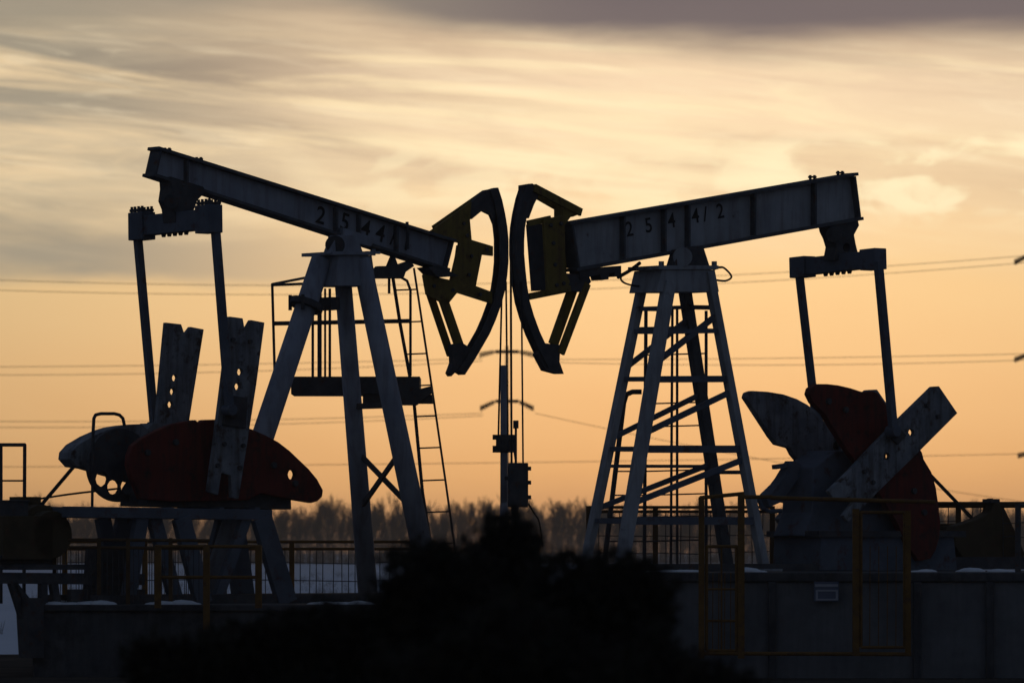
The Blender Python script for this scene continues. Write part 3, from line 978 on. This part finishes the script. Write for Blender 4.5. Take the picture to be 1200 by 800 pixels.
# terminal box, cable run and belt tensioner of the left motor
m = MB(); p = L.at(14, 600, .2); m.box(p, L.u * .22, L.v * .12, (0, 0, .16)); m.box(p + V((0, 0, .17)), L.u * .24, L.v * .14, (0, 0, .012))
m.build('terminal_box', 'dark_steel', mo, bevel=.012)
m = MB(); m.pipe([L.at(14, 612, .2), L.at(10, 640, .25), L.at(-8, 668, .3)], .03); m.build('conduit', 'cable', mo)
m = MB(); m.box(L.at(40, 664, 0), L.u * .62, L.v * .5, (0, 0, .04)); m.box(L.at(30, 655, .1), L.u * .5, L.v * .06, (0, 0, .08)); m.box(L.at(30, 655, -.5), L.u * .5, L.v * .06, (0, 0, .08)); m.build('slide_base', 'dark_steel', mo)
m = MB(); m.prism(L.poly([(78, 690), (165, 690), (165, 706), (78, 706)], .30), L.v * .12); m.prism(L.poly([(100, 640), (140, 640), (146, 700), (96, 700)], -.5), L.v * .3); m.build('brake_housing', 'dark_steel', PL, bevel=.01)
m = MB(); m.prism(L.poly([(18, 700), (38, 700), (38, 770), (22, 770)], .3), L.v * .3); m.build('cable_cabinet', 'dark_steel', PL)

# ================================================================== RIGHT PUMP
Q = Frame(795, -1.0, R(40), -1)
PR = thing('pump_jack', Q.o + V((0, 0, RZ)), 'right grey pump jack on a lattice tower, beam tail raised, painted number 2544/2', 'pump jack', 'two facing pump jacks')
walking_beam(Q, PR, ((664, 262), (995, 205)), ((672, 316), (1001, 257)), .32, 'grey_paint',
             (727, 775, 803, 880, 951), [('2', 737.5, 268), ('5', 760, 263.5), ('4', 787, 258), ('4', 815, 252.5), ('/', 826.5, 250.5), ('2', 844, 247)], -.172,
             [(952, 210), (984.5, 205)], ch_h=17)
m = MB()
m.tube(Q.at(800, 301, -.36), Q.at(800, 301, .36), .15, .15, 18)
sb = m.build('saddle_bearing', 'grey_paint', PR)
m = MB()
for v0 in (-.30, .10):
    m.prism(Q.poly([(780, 313), (786, 293), (814, 288), (822, 313)], v0), Q.v * .2)
m.build_each('bearing_block', 'dark_steel', sb, bevel=.01)
ea, eb, em, eqo = equalizer(Q, PR, (932, 314), (1031, 303), None, .33, .27, False)
m = MB()
m.prism(Q.poly([(958, 263), (992, 257), (994, 265), (988, 276), (990, 287), (994, 303), (964, 306), (967, 290), (964, 280), (960, 272)], -.13), Q.v * .26, [Q.poly(hexagon(979, 291, 5.5), -.13)])
m.tube(Q.at(977, 275, -.19), Q.at(977, 275, .19), .13, .13, 14)
m.build('tail_bearing', 'dark_steel', PR, bevel=.012)
pitman(Q, PR, (936.5, 320), (956, 490), -1.02, .10)
pitman(Q, PR, (1029, 306), (1047, 505), 1.02, .12)
crank_near = [(1050, 491), (1089, 453), (1096.5, 452.5), (1118, 484), (1070, 532), (1030, 571), (990, 611.5), (984, 604), (998, 586), (984, 583), (974, 586), (967, 575), (990, 553), (1020, 521)]
crank(Q, PR, [(x - 77, y + 4) for x, y in crank_near], -.88, .17, [])
cn = crank(Q, PR, crank_near, .74, .08, [(1064, 507, 4.4), (1035.5, 534.5, 4.4)])
m = MB(); m.prism(Q.poly([(1040, 510), (1050, 499), (1060, 510), (1050, 521)], .82), Q.v * .05)
m.tube(Q.at(1047, 507, .85), Q.at(1047, 507, 1.0), .10, .10, 12)
m.build('crank_pin_block', 'dark_steel', cn, bevel=.008)
wr = [(942, 462), (944, 455), (951, 450), (963, 450), (976, 451.5), (991, 455), (1006, 460), (1010, 458.5), (1017, 458.5), (1022, 461), (1034, 477), (1046, 492), (1056, 504), (1066, 518), (1074, 530), (1076, 538), (1085, 553), (1090, 570), (1093, 590), (1095.5, 612), (1094, 630), (1090, 644), (1084, 654),
      (1070, 657), (1058, 640), (1045, 612), (1030, 588), (1012, 560), (990, 532), (969, 500), (961, 486), (947, 472)]
m = MB(); m.prism(Q.poly(wr, .56), Q.v * .13, [Q.poly(hexagon(1037, 534.5, 7), .56)])
cw = m.build('counterweight', 'red_paint', PR, bevel=.02); cw['label'] = 'dark red crescent counterweight behind the near crank'
wf = [(868, 466), (870, 460), (876, 458), (894, 459), (912, 462), (928, 467.5), (940, 474), (949, 481), (957, 491), (970, 500), (985, 512), (998, 528), (1008, 552), (1014, 585), (1010, 620), (1000, 640), (985, 625), (960, 585), (940, 552), (924, 533), (920, 525), (905, 521), (898, 512), (885, 492)]
m = MB(); m.prism(Q.poly(wf, -.70), Q.v * .13, [Q.poly(hexagon(975, 523, 6.5), -.7)])
cw = m.build('counterweight', 'weight_grey', PR, bevel=.02); cw['label'] = 'grey crescent counterweight on the far crank'
bolts(Q, cn, [(1085, 475), (1098, 488), (1012, 552), (1022, 565)], .82, .035)
bolts(Q, PR.children[-2], [(970, 470), (990, 480), (1082, 600), (1070, 575)], .69)
m = MB(); m.prism(Q.poly([(916, 600), (918, 548), (945, 528), (990, 532), (1020, 560), (1028, 628), (905, 628)], -.36), Q.v * .70)
gr = m.build('gear_reducer', 'stand_paint', PR, bevel=.03)
m = MB()
m.prism(Q.poly([(920, 540), (935, 548), (905, 588), (892, 594), (889, 585), (908, 560)], -.2), Q.v * .2)
m.bar(Q.at(907, 547, -.1), Q.at(922, 545, -.1), .07, .10)
m.pipe([Q.at(889, 584, .0), Q.at(893, 595, .0), Q.at(902, 599, .0), Q.at(915, 598, .0)], .035)
m.build('brake_lever', 'stand_paint', PR)
m = MB(); m.prism(Q.poly([(905, 668), (907, 628), (1062, 628), (1066, 668)], -.50), Q.v * 1.1)
pedestal = m.build('reducer_pedestal', 'stand_paint', PR, bevel=.02)
m = MB()
m.prism(Q.poly([(898, 622), (1070, 622), (1070, 629), (898, 629)], -.56), Q.v * 1.22)
m.build('pedestal_plate', 'dark_steel', pedestal)
wheel(Q, gr, (1040, 590), 40, -.30, .16, [(math.radians(60), 25, 7, 0), (math.radians(120), 25, 7, 0)])
m = MB()
for dv in (-.05, .03): m.bar(Q.at(1062, 527, -.25 + dv), Q.at(1143, 611, -.25 + dv), .05, .03)
m.build_each('drive_belt', 'cable', PR)
# motor under a guard
m = MB(); m.prism(Q.poly([(1107, 624), (1110, 616), (1137, 607), (1150, 600), (1153, 588), (1164, 590), (1178, 620), (1190, 648), (1186, 660), (1118, 655), (1108, 640)], -.2), Q.v * .22)
mg = m.build('motor_guard', 'olive_paint', PR, bevel=.02)
m = MB(); mc = Q.at(1120, 640, -.3); m.tube(mc - Q.v * .8, mc + Q.v * .1, .33, .33, 20)
for i in range(12):
    t = 2 * math.pi * i / 12
    o = Q.u * math.cos(t) * .35 + V((0, 0, math.sin(t) * .35)); m.bar(mc - Q.v * .7 + o, mc + o, .04, .03)
m.build('motor', 'olive_paint', PR)
m = MB()
p = Q.at(1160, 588, 0); m.tube(p, p + V((0, 0, .06)), .05, .05, 8); m.box(p + V((.02, 0, .02)), Q.u * .1, Q.v * .1, (0, 0, .03))
m.build('guard_cap', 'dark_steel', mg)
m = MB()
for v in (-.75, .25):
    m.bar(Q.atz(1045, RZ + .12, v), Q.atz(1215, RZ + .12, v), .20, .12)
m.build_each('motor_frame', 'dark_steel', PR)
m = MB()
for v in (-.5, .5):
    m.bar(Q.atz(690, RZ + .06, v), Q.atz(1060, RZ + .06, v), .12, .16)
m.build_each('base_skid', 'dark_steel', PR)
# lattice tower
legs = {}
for nm, top, bx, v0, v1, w in (('a', (756, 318), 684, -.30, -.48, .125), ('b', (784, 330), 727, .30, .48, .20), ('c', (801, 330), 853, -.30, -.48, .175), ('d', (830, 318), 896, .30, .48, .135)):
    a, b = Q.at(*top, v0), Q.atz(bx, RZ, v1)
    m = MB(); m.bar(a, b, w, .13, Q.u); m.box(b + V((0, 0, .02)), Q.u * .2, Q.v * .2, (0, 0, .02))
    m.build('tower_leg', 'shaded_grey_paint' if nm == 'c' else 'grey_paint', PR, bevel=.008)  # the far leg's shade is painted in with a darker grey
    legs[nm] = (a, b)
def lp(k, y):
    a, b = legs[k]; z = CAM_Z + (HORIZON - y) * (CAM_D + (a.y + b.y) / 2) / PXM
    return along(a, b, z)
m = MB(); m.prism(Q.poly([(776, 316), (838, 316), (843, 342), (770, 342)], .33), Q.v * -.66)
th = m.build('tower_head', 'grey_paint', PR, bevel=.012)
m = MB(); m.prism(Q.poly([(772, 311), (842, 311), (842, 315.5), (772, 315.5)], .36), Q.v * -.72)
for x, v in ((774, .3), (838, .3), (776, -.3), (836, -.3)):
    p = Q.at(x, 313, v); m.tube(p, p + V((0, 0, .09)), .03, .03, 6); m.bar(p - Q.u * .12, p + Q.u * .12, .035, .04)
m.build('head_plate', 'grey_paint', th)
m = MB()
for y, w in ((388, .07), (444, .10), (526, .115), (610, .12)): m.bar(lp('b', y), lp('d', y), w, .08)
for y, w in ((361, .06), (385, .06), (444, .075), (526, .08), (546, .05), (610, .09)): m.bar(lp('a', y), lp('c', y), w, .07)
for y in (361, 388, 444, 526, 610):
    m.bar(lp('a', y), lp('b', y), .07, .06); m.bar(lp('c', y), lp('d', y), .07, .06)
m.bar(lp('c', 553), lp('d', 553), .06, .06)
for y0, y1 in ((425, 370), (508, 459), (590, 538)): m.bar(lp('b', y0), lp('d', y1), .085, .06)
for y0, y1 in ((431, 374), (514, 462), (596, 543)): m.bar(lp('a', y0), lp('c', y1), .075, .06)
m.build_each('tower_brace', 'stand_paint', PR)
m = MB()
YT = 0.6
for px, y0, r in ((757, 364, .03), (788, 362, .022), (793.5, 362, .022), (827.5, 364, .026)):
    m.tube(at(px, y0, YT), atz(px - (2 if px < 790 else 0), RZ, YT), r, r, 6)
m.pipe([at(752, 459, YT), at(741, 459, YT), at(734, 462, YT), at(731, 472, YT), atz(707, RZ, YT)], .04)
lad = m.build('ladder', 'dark_steel', PR)
m = MB()
for i, y in enumerate((390, 416, 447, 473, 500, 527, 552, 580, 606, 634)):
    m.tube(at(757, y, YT), at(827, y - 2, YT), .012, .012, 6)
    if y > 500: m.tube(at(731 - (y - 472) * .13, y, YT), at(757, y, YT), .012, .012, 6)
m.build_each('rung', 'dark_steel', lad)
# hoses at the tower head
def curve3(pts, n=8):
    out = []
    P = [pts[0]] + pts + [pts[-1]]
    for i in range(1, len(P) - 2):
        for k in range(n):
            t = k / n; a, b, c, d = P[i - 1], P[i], P[i + 1], P[i + 2]
            out.append(.5 * ((2 * b) + (c - a) * t + (2 * a - 5 * b + 4 * c - d) * t * t + (3 * b - a - 3 * c + d) * t ** 3))
    return out + [pts[-1]]
m = MB()
m.pipe(curve3([Q.at(836, 316, .3), Q.at(846, 313, .32), Q.at(854, 319, .34), Q.at(857, 325, .34), Q.at(850, 329, .33), Q.at(838, 328, .3)]), .016, 6)
m.build('hose', 'cable', PR); m = MB()
m.pipe(curve3([Q.at(754, 315, -.2), Q.at(740, 317, -.1), Q.at(728, 324, 0), Q.at(731, 331, 0), Q.at(745, 335, -.1), Q.at(756, 334, -.2)]), .016, 6)
m.build('hose', 'cable', PR); m = MB()
m.pipe(curve3([Q.at(724, 325, .1), Q.at(738, 317, .1), Q.at(750, 308, .1)]), .03, 6)
m.build('hose', 'cable', PR)

m = MB()
m.prism(Q.poly([(667, 318), (685, 315), (716, 312), (716, 324), (709, 325), (708, 320), (702, 321), (701, 328), (693, 329), (691, 322), (668, 328)], -.12), Q.v * .24)
m.build('beam_clamp', 'dark_steel', PR)

# horse head of the right pump: traced on its far frame for the curve, near frame for the box
Rarc_o = [(610, 217), (605, 232), (601, 250), (598.5, 266), (597.5, 282), (597.5, 298), (599, 316), (601, 335), (604, 354), (609.5, 373), (616.5, 392), (625.5, 411.5), (636, 431)]
HR = head_arc(Q, PR, [(x + 7.5, y) for x, y in Rarc_o], -9.5, 'curved horse head seen from its cable side, with yellow side plates')
plate(Q, HR, 'head_box', [(637, 257), (672, 250), (662, 264), (663, 318), (668, 330), (664, 341), (642, 345)], HV + .03, HV - .02, 'yellow_paint')
plate(Q, HR, 'head_web', [(636, 262), (640, 262), (646, 340), (642, 340)], HV - .02, HV - .42, 'dark_steel')
plate(Q, HR, 'head_box', [(640, 262), (664, 262), (664, 338), (646, 340)], HV - .22, HV - .26, 'yellow_paint')
m = MB()
m.bar(Q.at(618, 262, HV - .06), Q.at(645, 256, HV - .02), .09, .05, (0, 0, 1))
m.bar(Q.at(620, 347.5, HV - .06), Q.at(668, 338, HV - .02), .10, .05, (0, 0, 1))
m.bar(Q.at(672, 336, HV - .18), Q.at(648, 404, HV - .14), .17, .05, Q.u)
m.bar(Q.at(688, 332, HV - .02), Q.at(657, 414, HV - .04), .13, .05, Q.u)
m.bar(Q.at(626, 220, HV - .0), Q.at(681, 249, HV), .12, .05, (0, 0, 1))
m.bar(Q.at(626, 228, HV - .2), Q.at(668, 252, HV - .2), .09, .05, (0, 0, 1))
m.build_each('head_strut', 'yellow_paint', HR, bevel=.005)
plate(Q, HR, 'head_gusset', [(630, 415), (639, 402), (657, 404), (656, 424), (661, 438), (655, 438), (640, 434)], HV - .032, HV - .16, 'dark_steel')
plate(Q, HR, 'head_gusset', [(612, 217), (624, 215), (635, 222), (626, 240), (620, 256), (612, 250)], HV - .032, HV - .13, 'dark_steel')
plate(Q, HR, 'head_gusset', [(660, 244), (680, 243), (682, 250), (672, 254), (660, 256)], HV, HV - .22, 'yellow_paint')
plate(Q, HR, 'head_gusset', [(662, 320), (690, 322), (693, 330), (684, 342), (664, 340)], HV, HV - .22, 'dark_steel')
bolts(Q, HR, [(645, 264), (657, 262), (648, 285), (650, 310), (652, 334), (660, 332)], HV + .03, .03, .03)
m = MB()
m.tube(Q.at(598.5, 300, -.1), Q.at(599.5, 548, -.1), .018, .018, 6); m.tube(Q.at(611, 330, .12), Q.at(613, 548, .12), .014, .014, 6)
br = m.build_each('bridle_cable', 'cable', PR)[0]
m = MB(); p = Q.at(606, 552, 0); m.box(p, V((.14, 0, 0)), V((0, .06, 0)), (0, 0, .045)); p2 = Q.at(606, 640, 0); m.tube(p, p2, .025, .025, 8)
m.build('carrier_bar', 'dark_steel', br)

# ================================================================== wellheads and control cabinet
for (F, px, lab) in ((L, 590.5, 'dark wellhead under the left pump horse head'), (Q, 606, 'dark wellhead under the right pump horse head')):
    b = F.atz(px, 0, 0)
    w = thing('wellhead', b, lab, 'wellhead', 'wellheads')
    zt = CAM_Z + (645 - (585 if F is L else 640)) / 75
    m = MB(); m.tube(b, V((b.x, b.y, zt - .25)), .10, .09, 14); m.build('casing', 'dark_steel', w)
    m = MB(); m.tube(V((b.x, b.y, zt - .25)), V((b.x, b.y, zt)), .075, .06, 12); m.build('stuffing_box', 'blue_grey_paint', w)
    m = MB()
    for z in (.5, .9, zt - .3): m.tube(V((b.x, b.y, z)), V((b.x, b.y, z + .06)), .19, .19, 16)
    m.build_each('flange', 'dark_steel', w)
    m = MB(); m.tube(V((b.x - .5, b.y, .75)), V((b.x + .5, b.y, .75)), .05, .05, 10); m.tube(V((b.x + .3, b.y, .75)), V((b.x + .3, b.y, 1.05)), .02, .02, 6)
    m.build('side_valve', 'dark_steel', w)
    m = MB()
    for i in range(16):
        t0, t1 = 2 * math.pi * i / 16, 2 * math.pi * (i + 1) / 16
        m.tube(V((b.x + .3 + .11 * math.cos(t0), b.y + .11 * math.sin(t0), 1.05)), V((b.x + .3 + .11 * math.cos(t1), b.y + .11 * math.sin(t1), 1.05)), .013, .013, 6, False)
    m.build('hand_wheel', 'red_paint', w)
YC = -3.6
cc = thing('control_cabinet', atz(606, 0, YC), 'small dark control box on a post below the horse heads', 'control cabinet')
m = MB()
a, b = at(595, 594, YC), at(619, 542, YC); m.abox(a.x, b.x, YC, YC + .28, a.z, b.z); bx = m.build('box', 'dark_steel', cc, bevel=.015)
m = MB(); m.abox(a.x + .02, b.x - .03, YC - .018, YC - .001, a.z + .03, b.z - .03)
for z in (.12, .34, .55): m.abox(b.x - .005, b.x + .045, YC + .02, YC + .1, a.z + z, a.z + z + .06)
m.build('door', 'dark_steel', bx, bevel=.006)
m = MB(); m.tube(atz(603, 0, YC + .36), at(603, 545, YC + .36), .05, .05, 10); m.bar(at(603, 560, YC + .36), at(603, 560, YC + .2), .06, .3); m.build('post', 'dark_steel', cc)
m = MB(); p = at(604.5, 542, YC + .14); q = at(604.5, 494, YC + .14); m.tube(p, q, .018, .018, 8); m.tube(q - V((0, 0, .1)), q + V((0, 0, .02)), .042, .042, 10); m.tube(p, at(601, 517, YC + .14), .014); m.build('antenna', 'dark_steel', cc)
m = MB(); m.pipe(curve3([at(619, 590, YC + .1), at(626, 601, YC + .1), at(632, 612, YC), at(636, 640, YC)]), .014, 6); m.build('conduit', 'cable', cc)

# ================================================================== fences and rails
def mesh_fence(name, pts, z0, z1, label, step, group, mt='fence_yellow', rails=(1.0, .88), r=.024, posts=None, wires=(.35, .65)):
    """welded panels between posts: two top rails, thin pickets, two wires"""
    t = thing(name, V((pts[0][0], pts[0][1], z0)), label, 'fence', group)
    for i, (a, b) in enumerate(zip(pts, pts[1:])):
        A, B = V((*a, 0)), V((*b, 0)); n = max(2, int((B - A).length / step))
        m = MB()
        for k in rails:
            zz = z0 + (z1 - z0) * k; m.tube(A + V((0, 0, zz)), B + V((0, 0, zz)), r, r, 8)
        m.build_each('rail', mt, t)
        m = MB()
        for k in range(1, n):
            p = A.lerp(B, (k + random.uniform(-.25, .25)) / n); m.tube(p + V((0, 0, z0 + .05)), p + V((random.uniform(-.012, .012), 0, z0 + (z1 - z0) * rails[-1])), .008, .008, 5)
        for k in wires:
            zz = z0 + (z1 - z0) * k; m.tube(A + V((0, 0, zz)), B + V((0, 0, zz + random.uniform(-.03, .03))), .008, .008, 5)
        m.build('mesh_panel', 'dark_steel', t)
    for p in pts:
        P = V((*p, 0)); m = MB(); m.bar(P + V((0, 0, z0)), P + V((0, 0, z1 + .02)), .085, .085, (1, 0, 0)); m.build('post', mt, t)
    return t
def gx(px, Y): return (atz(px, 0, Y).x, Y)
Yb = 5.2
zt = CAM_Z + (645 - 634.5) * (CAM_D + Yb) / PXM
mesh_fence('railing_fence', [gx(76, Yb), gx(170, Yb), gx(246, Yb), gx(342, Yb), gx(428, Yb), gx(505, Yb)], LZ - .02, zt, 'rusty yellow railing with mesh behind the left pump', .125, 'pump railings')
# front yellow rail of the left foundation
Yf = -3.75
t = thing('guard_rail', (atz(272, 0, Yf).x, Yf, LZ), 'yellow pipe guard rail in front of the left pump stand', 'guard rail', 'pump railings')
for px, y1 in ((242, 737), (303, 712), (185, 712)):
    m = MB(); m.bar(at(px, 639, Yf), at(px, y1, Yf), .10, .08, (1, 0, 0)); m.build('post', 'fence_yellow', t)
m = MB()
for y in (640, 676): m.tube(at(182, y, Yf), at(306, y, Yf), .026, .026, 8)
m.build_each('rail', 'fence_yellow', t)
t = thing('guard_rail', (atz(120, 0, -2.9).x, -2.9, LZ), 'long dark pipe rail before the left motor and pump stand', 'guard rail', 'pump railings')
m = MB()
for y in (632, 641): m.tube(at(60, y, -2.9), at(246, y + 1, -2.9), .024, .024, 8)
m.build_each('rail', 'rail_brown', t)
for px in (64, 116, 150, 200): m = MB(); m.bar(at(px, 630, -2.9), atz(px, LZ, -2.9), .06, .06, (1, 0, 0)); m.build('post', 'rail_brown', t)
m = MB()
for k in range(30):
    px = 66 + k * 6 + random.uniform(-1.5, 1.5); m.tube(at(px, 641, -2.9), atz(px, LZ + .04, -2.9), .006, .006, 5)
m.build('mesh_panel', 'dark_steel', t)
# rail frame at the left edge
Ye = -1.5
t = thing('guard_rail', (atz(10, 0, Ye).x, Ye, LZ), 'tall thin pipe frame at the left edge of the photo', 'guard rail', 'pump railings')
m = MB(); m.pipe([atz(1, LZ, Ye), at(1, 521, Ye), at(29, 521, Ye), atz(28, LZ, Ye)], .028); m.build('frame', 'dark_steel', t)
m = MB(); m.tube(at(1, 563, Ye), at(29, 563, Ye), .014); m.tube(at(1, 521, Ye), at(-60, 521, Ye), .028); m.build('rail', 'dark_steel', t)
m = MB()
m.pipe(curve3([at(-40, 594, Ye), at(20, 588, Ye), at(80, 579, Ye - .2), at(140, 572, Ye - .4)]), .016, 6)
tag(m.build('cable', 'cable'), 'loose cable strung from the left edge towards the left pump pulley', 'cable')

# right foundation: back and side railing
Yr = 4.0
mesh_fence('railing_fence', [gx(690, Yr), gx(768, Yr), gx(822, Yr), gx(905, Yr)], RZ, CAM_Z + (645 - 594) * (CAM_D + Yr) / PXM, 'dark railing with mesh behind the right lattice tower', .16, 'pump railings', 'rail_brown', rails=(1.0, .93), wires=(.28, .55))
mesh_fence('railing_fence', [gx(1035, Yr - .5), gx(1123, Yr - .5), gx(1193, Yr - .5), gx(1275, Yr - .5)], RZ, CAM_Z + (645 - 590) * (CAM_D + Yr - .5) / PXM, 'heavy dark railing with mesh behind the right motor', .19, 'pump railings', 'rail_brown', rails=(1.0, .97), wires=(.72, .5), r=.035)
# tall yellow pipe fence in front of the wall
YF = -5.0
t = thing('pipe_fence', (atz(940, 0, YF).x, YF, 0), 'tall yellow pipe fence with gate frames along the right foundation wall', 'fence')
for px, y0, y1, w in ((822, 582, 771, .085), (868.5, 577, 771, .10), (1003, 596, 768, .10), (1064, 598, 768, .085)):
    m = MB(); m.bar(at(px, y0, YF), at(px, y1, YF), w, .08, (1, 0, 0)); m.build('post', 'fence_yellow', t)
m = MB(); m.tube(at(820, 583, YF), at(872, 578, YF), .03); m.tube(at(872, 582, YF), at(905, 582, YF), .03); m.tube(at(903, 583, YF), at(1096, 588, YF), .032)
m.tube(at(818, 765, YF), at(1068, 766, YF), .03); m.build_each('rail', 'fence_yellow', t)
for (x0, x1, y0, y1) in ((1009, 1060, 600, 758), (828, 863, 640, 762)):
    m = MB(); m.pipe([at(x0, y1, YF), at(x0, y0, YF), at(x1, y0, YF), at(x1, y1, YF), at(x0, y1, YF)], .024)
    if x0 < 900: m.tube(at(x0, 727, YF), at(x1, 727, YF), .02); m.tube(at((x0 + x1) / 2, y0, YF), at((x0 + x1) / 2, y1, YF), .014); m.tube(at(x0, 690, YF), at(x1, 690, YF), .016)
    for k in range(1, 5):
        x = x0 + (x1 - x0) * k / 5; m.tube(at(x, y1, YF), at(x + .5, y0 + (y1 - y0) * .25, YF), .007, .007, 5)
    m.build('gate', 'fence_yellow', t)
m = MB(); m.tube(at(1193, 590, YF + 1), at(1193, 730, YF + 1), .045, .045, 8); m.tube(at(1193, 592, YF + 1), at(1260, 593, YF + 1), .03)
tag(m.build('fence_post', 'dark_steel'), 'dark steel fence post at the right edge of the photo', 'post')

# ================================================================== winter evening air
hz = MB(); hz.abox(-2600, 2600, -300, 5100, -1.3, 13.5)
hm = bpy.data.materials.new('haze'); hm.use_nodes = True
hn = hm.node_tree; hn.nodes.clear()
ho_ = hn.nodes.new('ShaderNodeOutputMaterial'); hv_ = hn.nodes.new('ShaderNodeVolumePrincipled')
hv_.inputs['Color'].default_value = (0.92, 0.90, 0.88, 1)
hv_.inputs['Density'].default_value = HAZE
hv_.inputs['Anisotropy'].default_value = 0.35
hn.links.new(hv_.outputs[0], ho_.inputs['Volume'])
MATS['haze'] = hm
tag(hz.build('haze', 'haze'), 'thin winter evening haze in the air over the snow field', 'haze', kind='stuff')

# ================================================================== shrubs close to the camera
def shrub(name, d, lobes, stem_px, label, seed, dens=5200):
    """twiggy shrub: stems from the ground, twigs and small leaves filling the lobes"""
    rnd = random.Random(seed); Y = d - CAM_D; k = d / PXM
    base = atz(stem_px, 0, Y)
    t = thing(name, base, label, 'shrub', 'dark shrubs in the foreground')
    st, lf = MB(), MB()
    for (cx, cy, rx, ry) in lobes:
        c = at(cx, cy, Y); RX, RZ_ = rx * k, ry * k; RY = RX * .75
        # stems up into the lobe
        for i in range(5):
            tip = c + V((rnd.uniform(-.6, .6) * RX, rnd.uniform(-.5, .5) * RY, rnd.uniform(-.2, .8) * RZ_))
            b0 = base + V((rnd.uniform(-.15, .15), rnd.uniform(-.15, .15), 0)); md = b0.lerp(tip, .5) + V((rnd.uniform(-.1, .1), rnd.uniform(-.1, .1), .1))
            st.tube(b0, md, .022, .015, 6, False); st.tube(md, tip, .015, .006, 5, False)
        n = int(dens * RX * RZ_ * 4)
        ph = [rnd.uniform(0, 6.28) for _ in range(6)]
        for i in range(n):
            a = rnd.uniform(0, 6.28); cz = rnd.uniform(-1, 1); sxy = math.sqrt(1 - cz * cz)
            dr = V((sxy * math.cos(a), sxy * math.sin(a), cz))
            bump = 1 + .10 * math.sin(5 * a + ph[0]) + .08 * math.sin(9 * cz * 2 + ph[1]) + .07 * math.sin(11 * a + 5 * cz + ph[2])
            rr = rnd.random() ** .33 * bump * (rnd.uniform(1.05, 1.22) if rnd.random() < .05 else 1.0)
            p = c + V((dr.x * RX, dr.y * RY, dr.z * RZ_)) * rr
            s = rnd.uniform(.018, .042)
            ax = V((rnd.uniform(-1, 1), rnd.uniform(-1, 1), rnd.uniform(-.3, 1))).normalized(); bx_ = ax.orthogonal().normalized()
            lf.add([p, p + ax * s + bx_ * s * .45, p + ax * s * 2, p + ax * s - bx_ * s * .45], [(0, 1, 2, 3)])
            if i % 14 == 0:
                st.tube(p, p + ax * .09, .004, .002, 3, False)
        # skirts reaching to the ground
        low = c.z - RZ_ * .5
        for i in range(int(n * .5)):
            p = V((c.x + rnd.uniform(-.8, .8) * RX, c.y + rnd.uniform(-.8, .8) * RY, rnd.uniform(.05, max(.1, low))))
            s = rnd.uniform(.02, .05); ax = V((rnd.uniform(-1, 1), rnd.uniform(-1, 1), rnd.uniform(-.3, 1))).normalized(); bx_ = ax.orthogonal().normalized()
            lf.add([p, p + ax * s + bx_ * s * .45, p + ax * s * 2, p + ax * s - bx_ * s * .45], [(0, 1, 2, 3)])
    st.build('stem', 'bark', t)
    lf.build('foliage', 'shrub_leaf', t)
    return t
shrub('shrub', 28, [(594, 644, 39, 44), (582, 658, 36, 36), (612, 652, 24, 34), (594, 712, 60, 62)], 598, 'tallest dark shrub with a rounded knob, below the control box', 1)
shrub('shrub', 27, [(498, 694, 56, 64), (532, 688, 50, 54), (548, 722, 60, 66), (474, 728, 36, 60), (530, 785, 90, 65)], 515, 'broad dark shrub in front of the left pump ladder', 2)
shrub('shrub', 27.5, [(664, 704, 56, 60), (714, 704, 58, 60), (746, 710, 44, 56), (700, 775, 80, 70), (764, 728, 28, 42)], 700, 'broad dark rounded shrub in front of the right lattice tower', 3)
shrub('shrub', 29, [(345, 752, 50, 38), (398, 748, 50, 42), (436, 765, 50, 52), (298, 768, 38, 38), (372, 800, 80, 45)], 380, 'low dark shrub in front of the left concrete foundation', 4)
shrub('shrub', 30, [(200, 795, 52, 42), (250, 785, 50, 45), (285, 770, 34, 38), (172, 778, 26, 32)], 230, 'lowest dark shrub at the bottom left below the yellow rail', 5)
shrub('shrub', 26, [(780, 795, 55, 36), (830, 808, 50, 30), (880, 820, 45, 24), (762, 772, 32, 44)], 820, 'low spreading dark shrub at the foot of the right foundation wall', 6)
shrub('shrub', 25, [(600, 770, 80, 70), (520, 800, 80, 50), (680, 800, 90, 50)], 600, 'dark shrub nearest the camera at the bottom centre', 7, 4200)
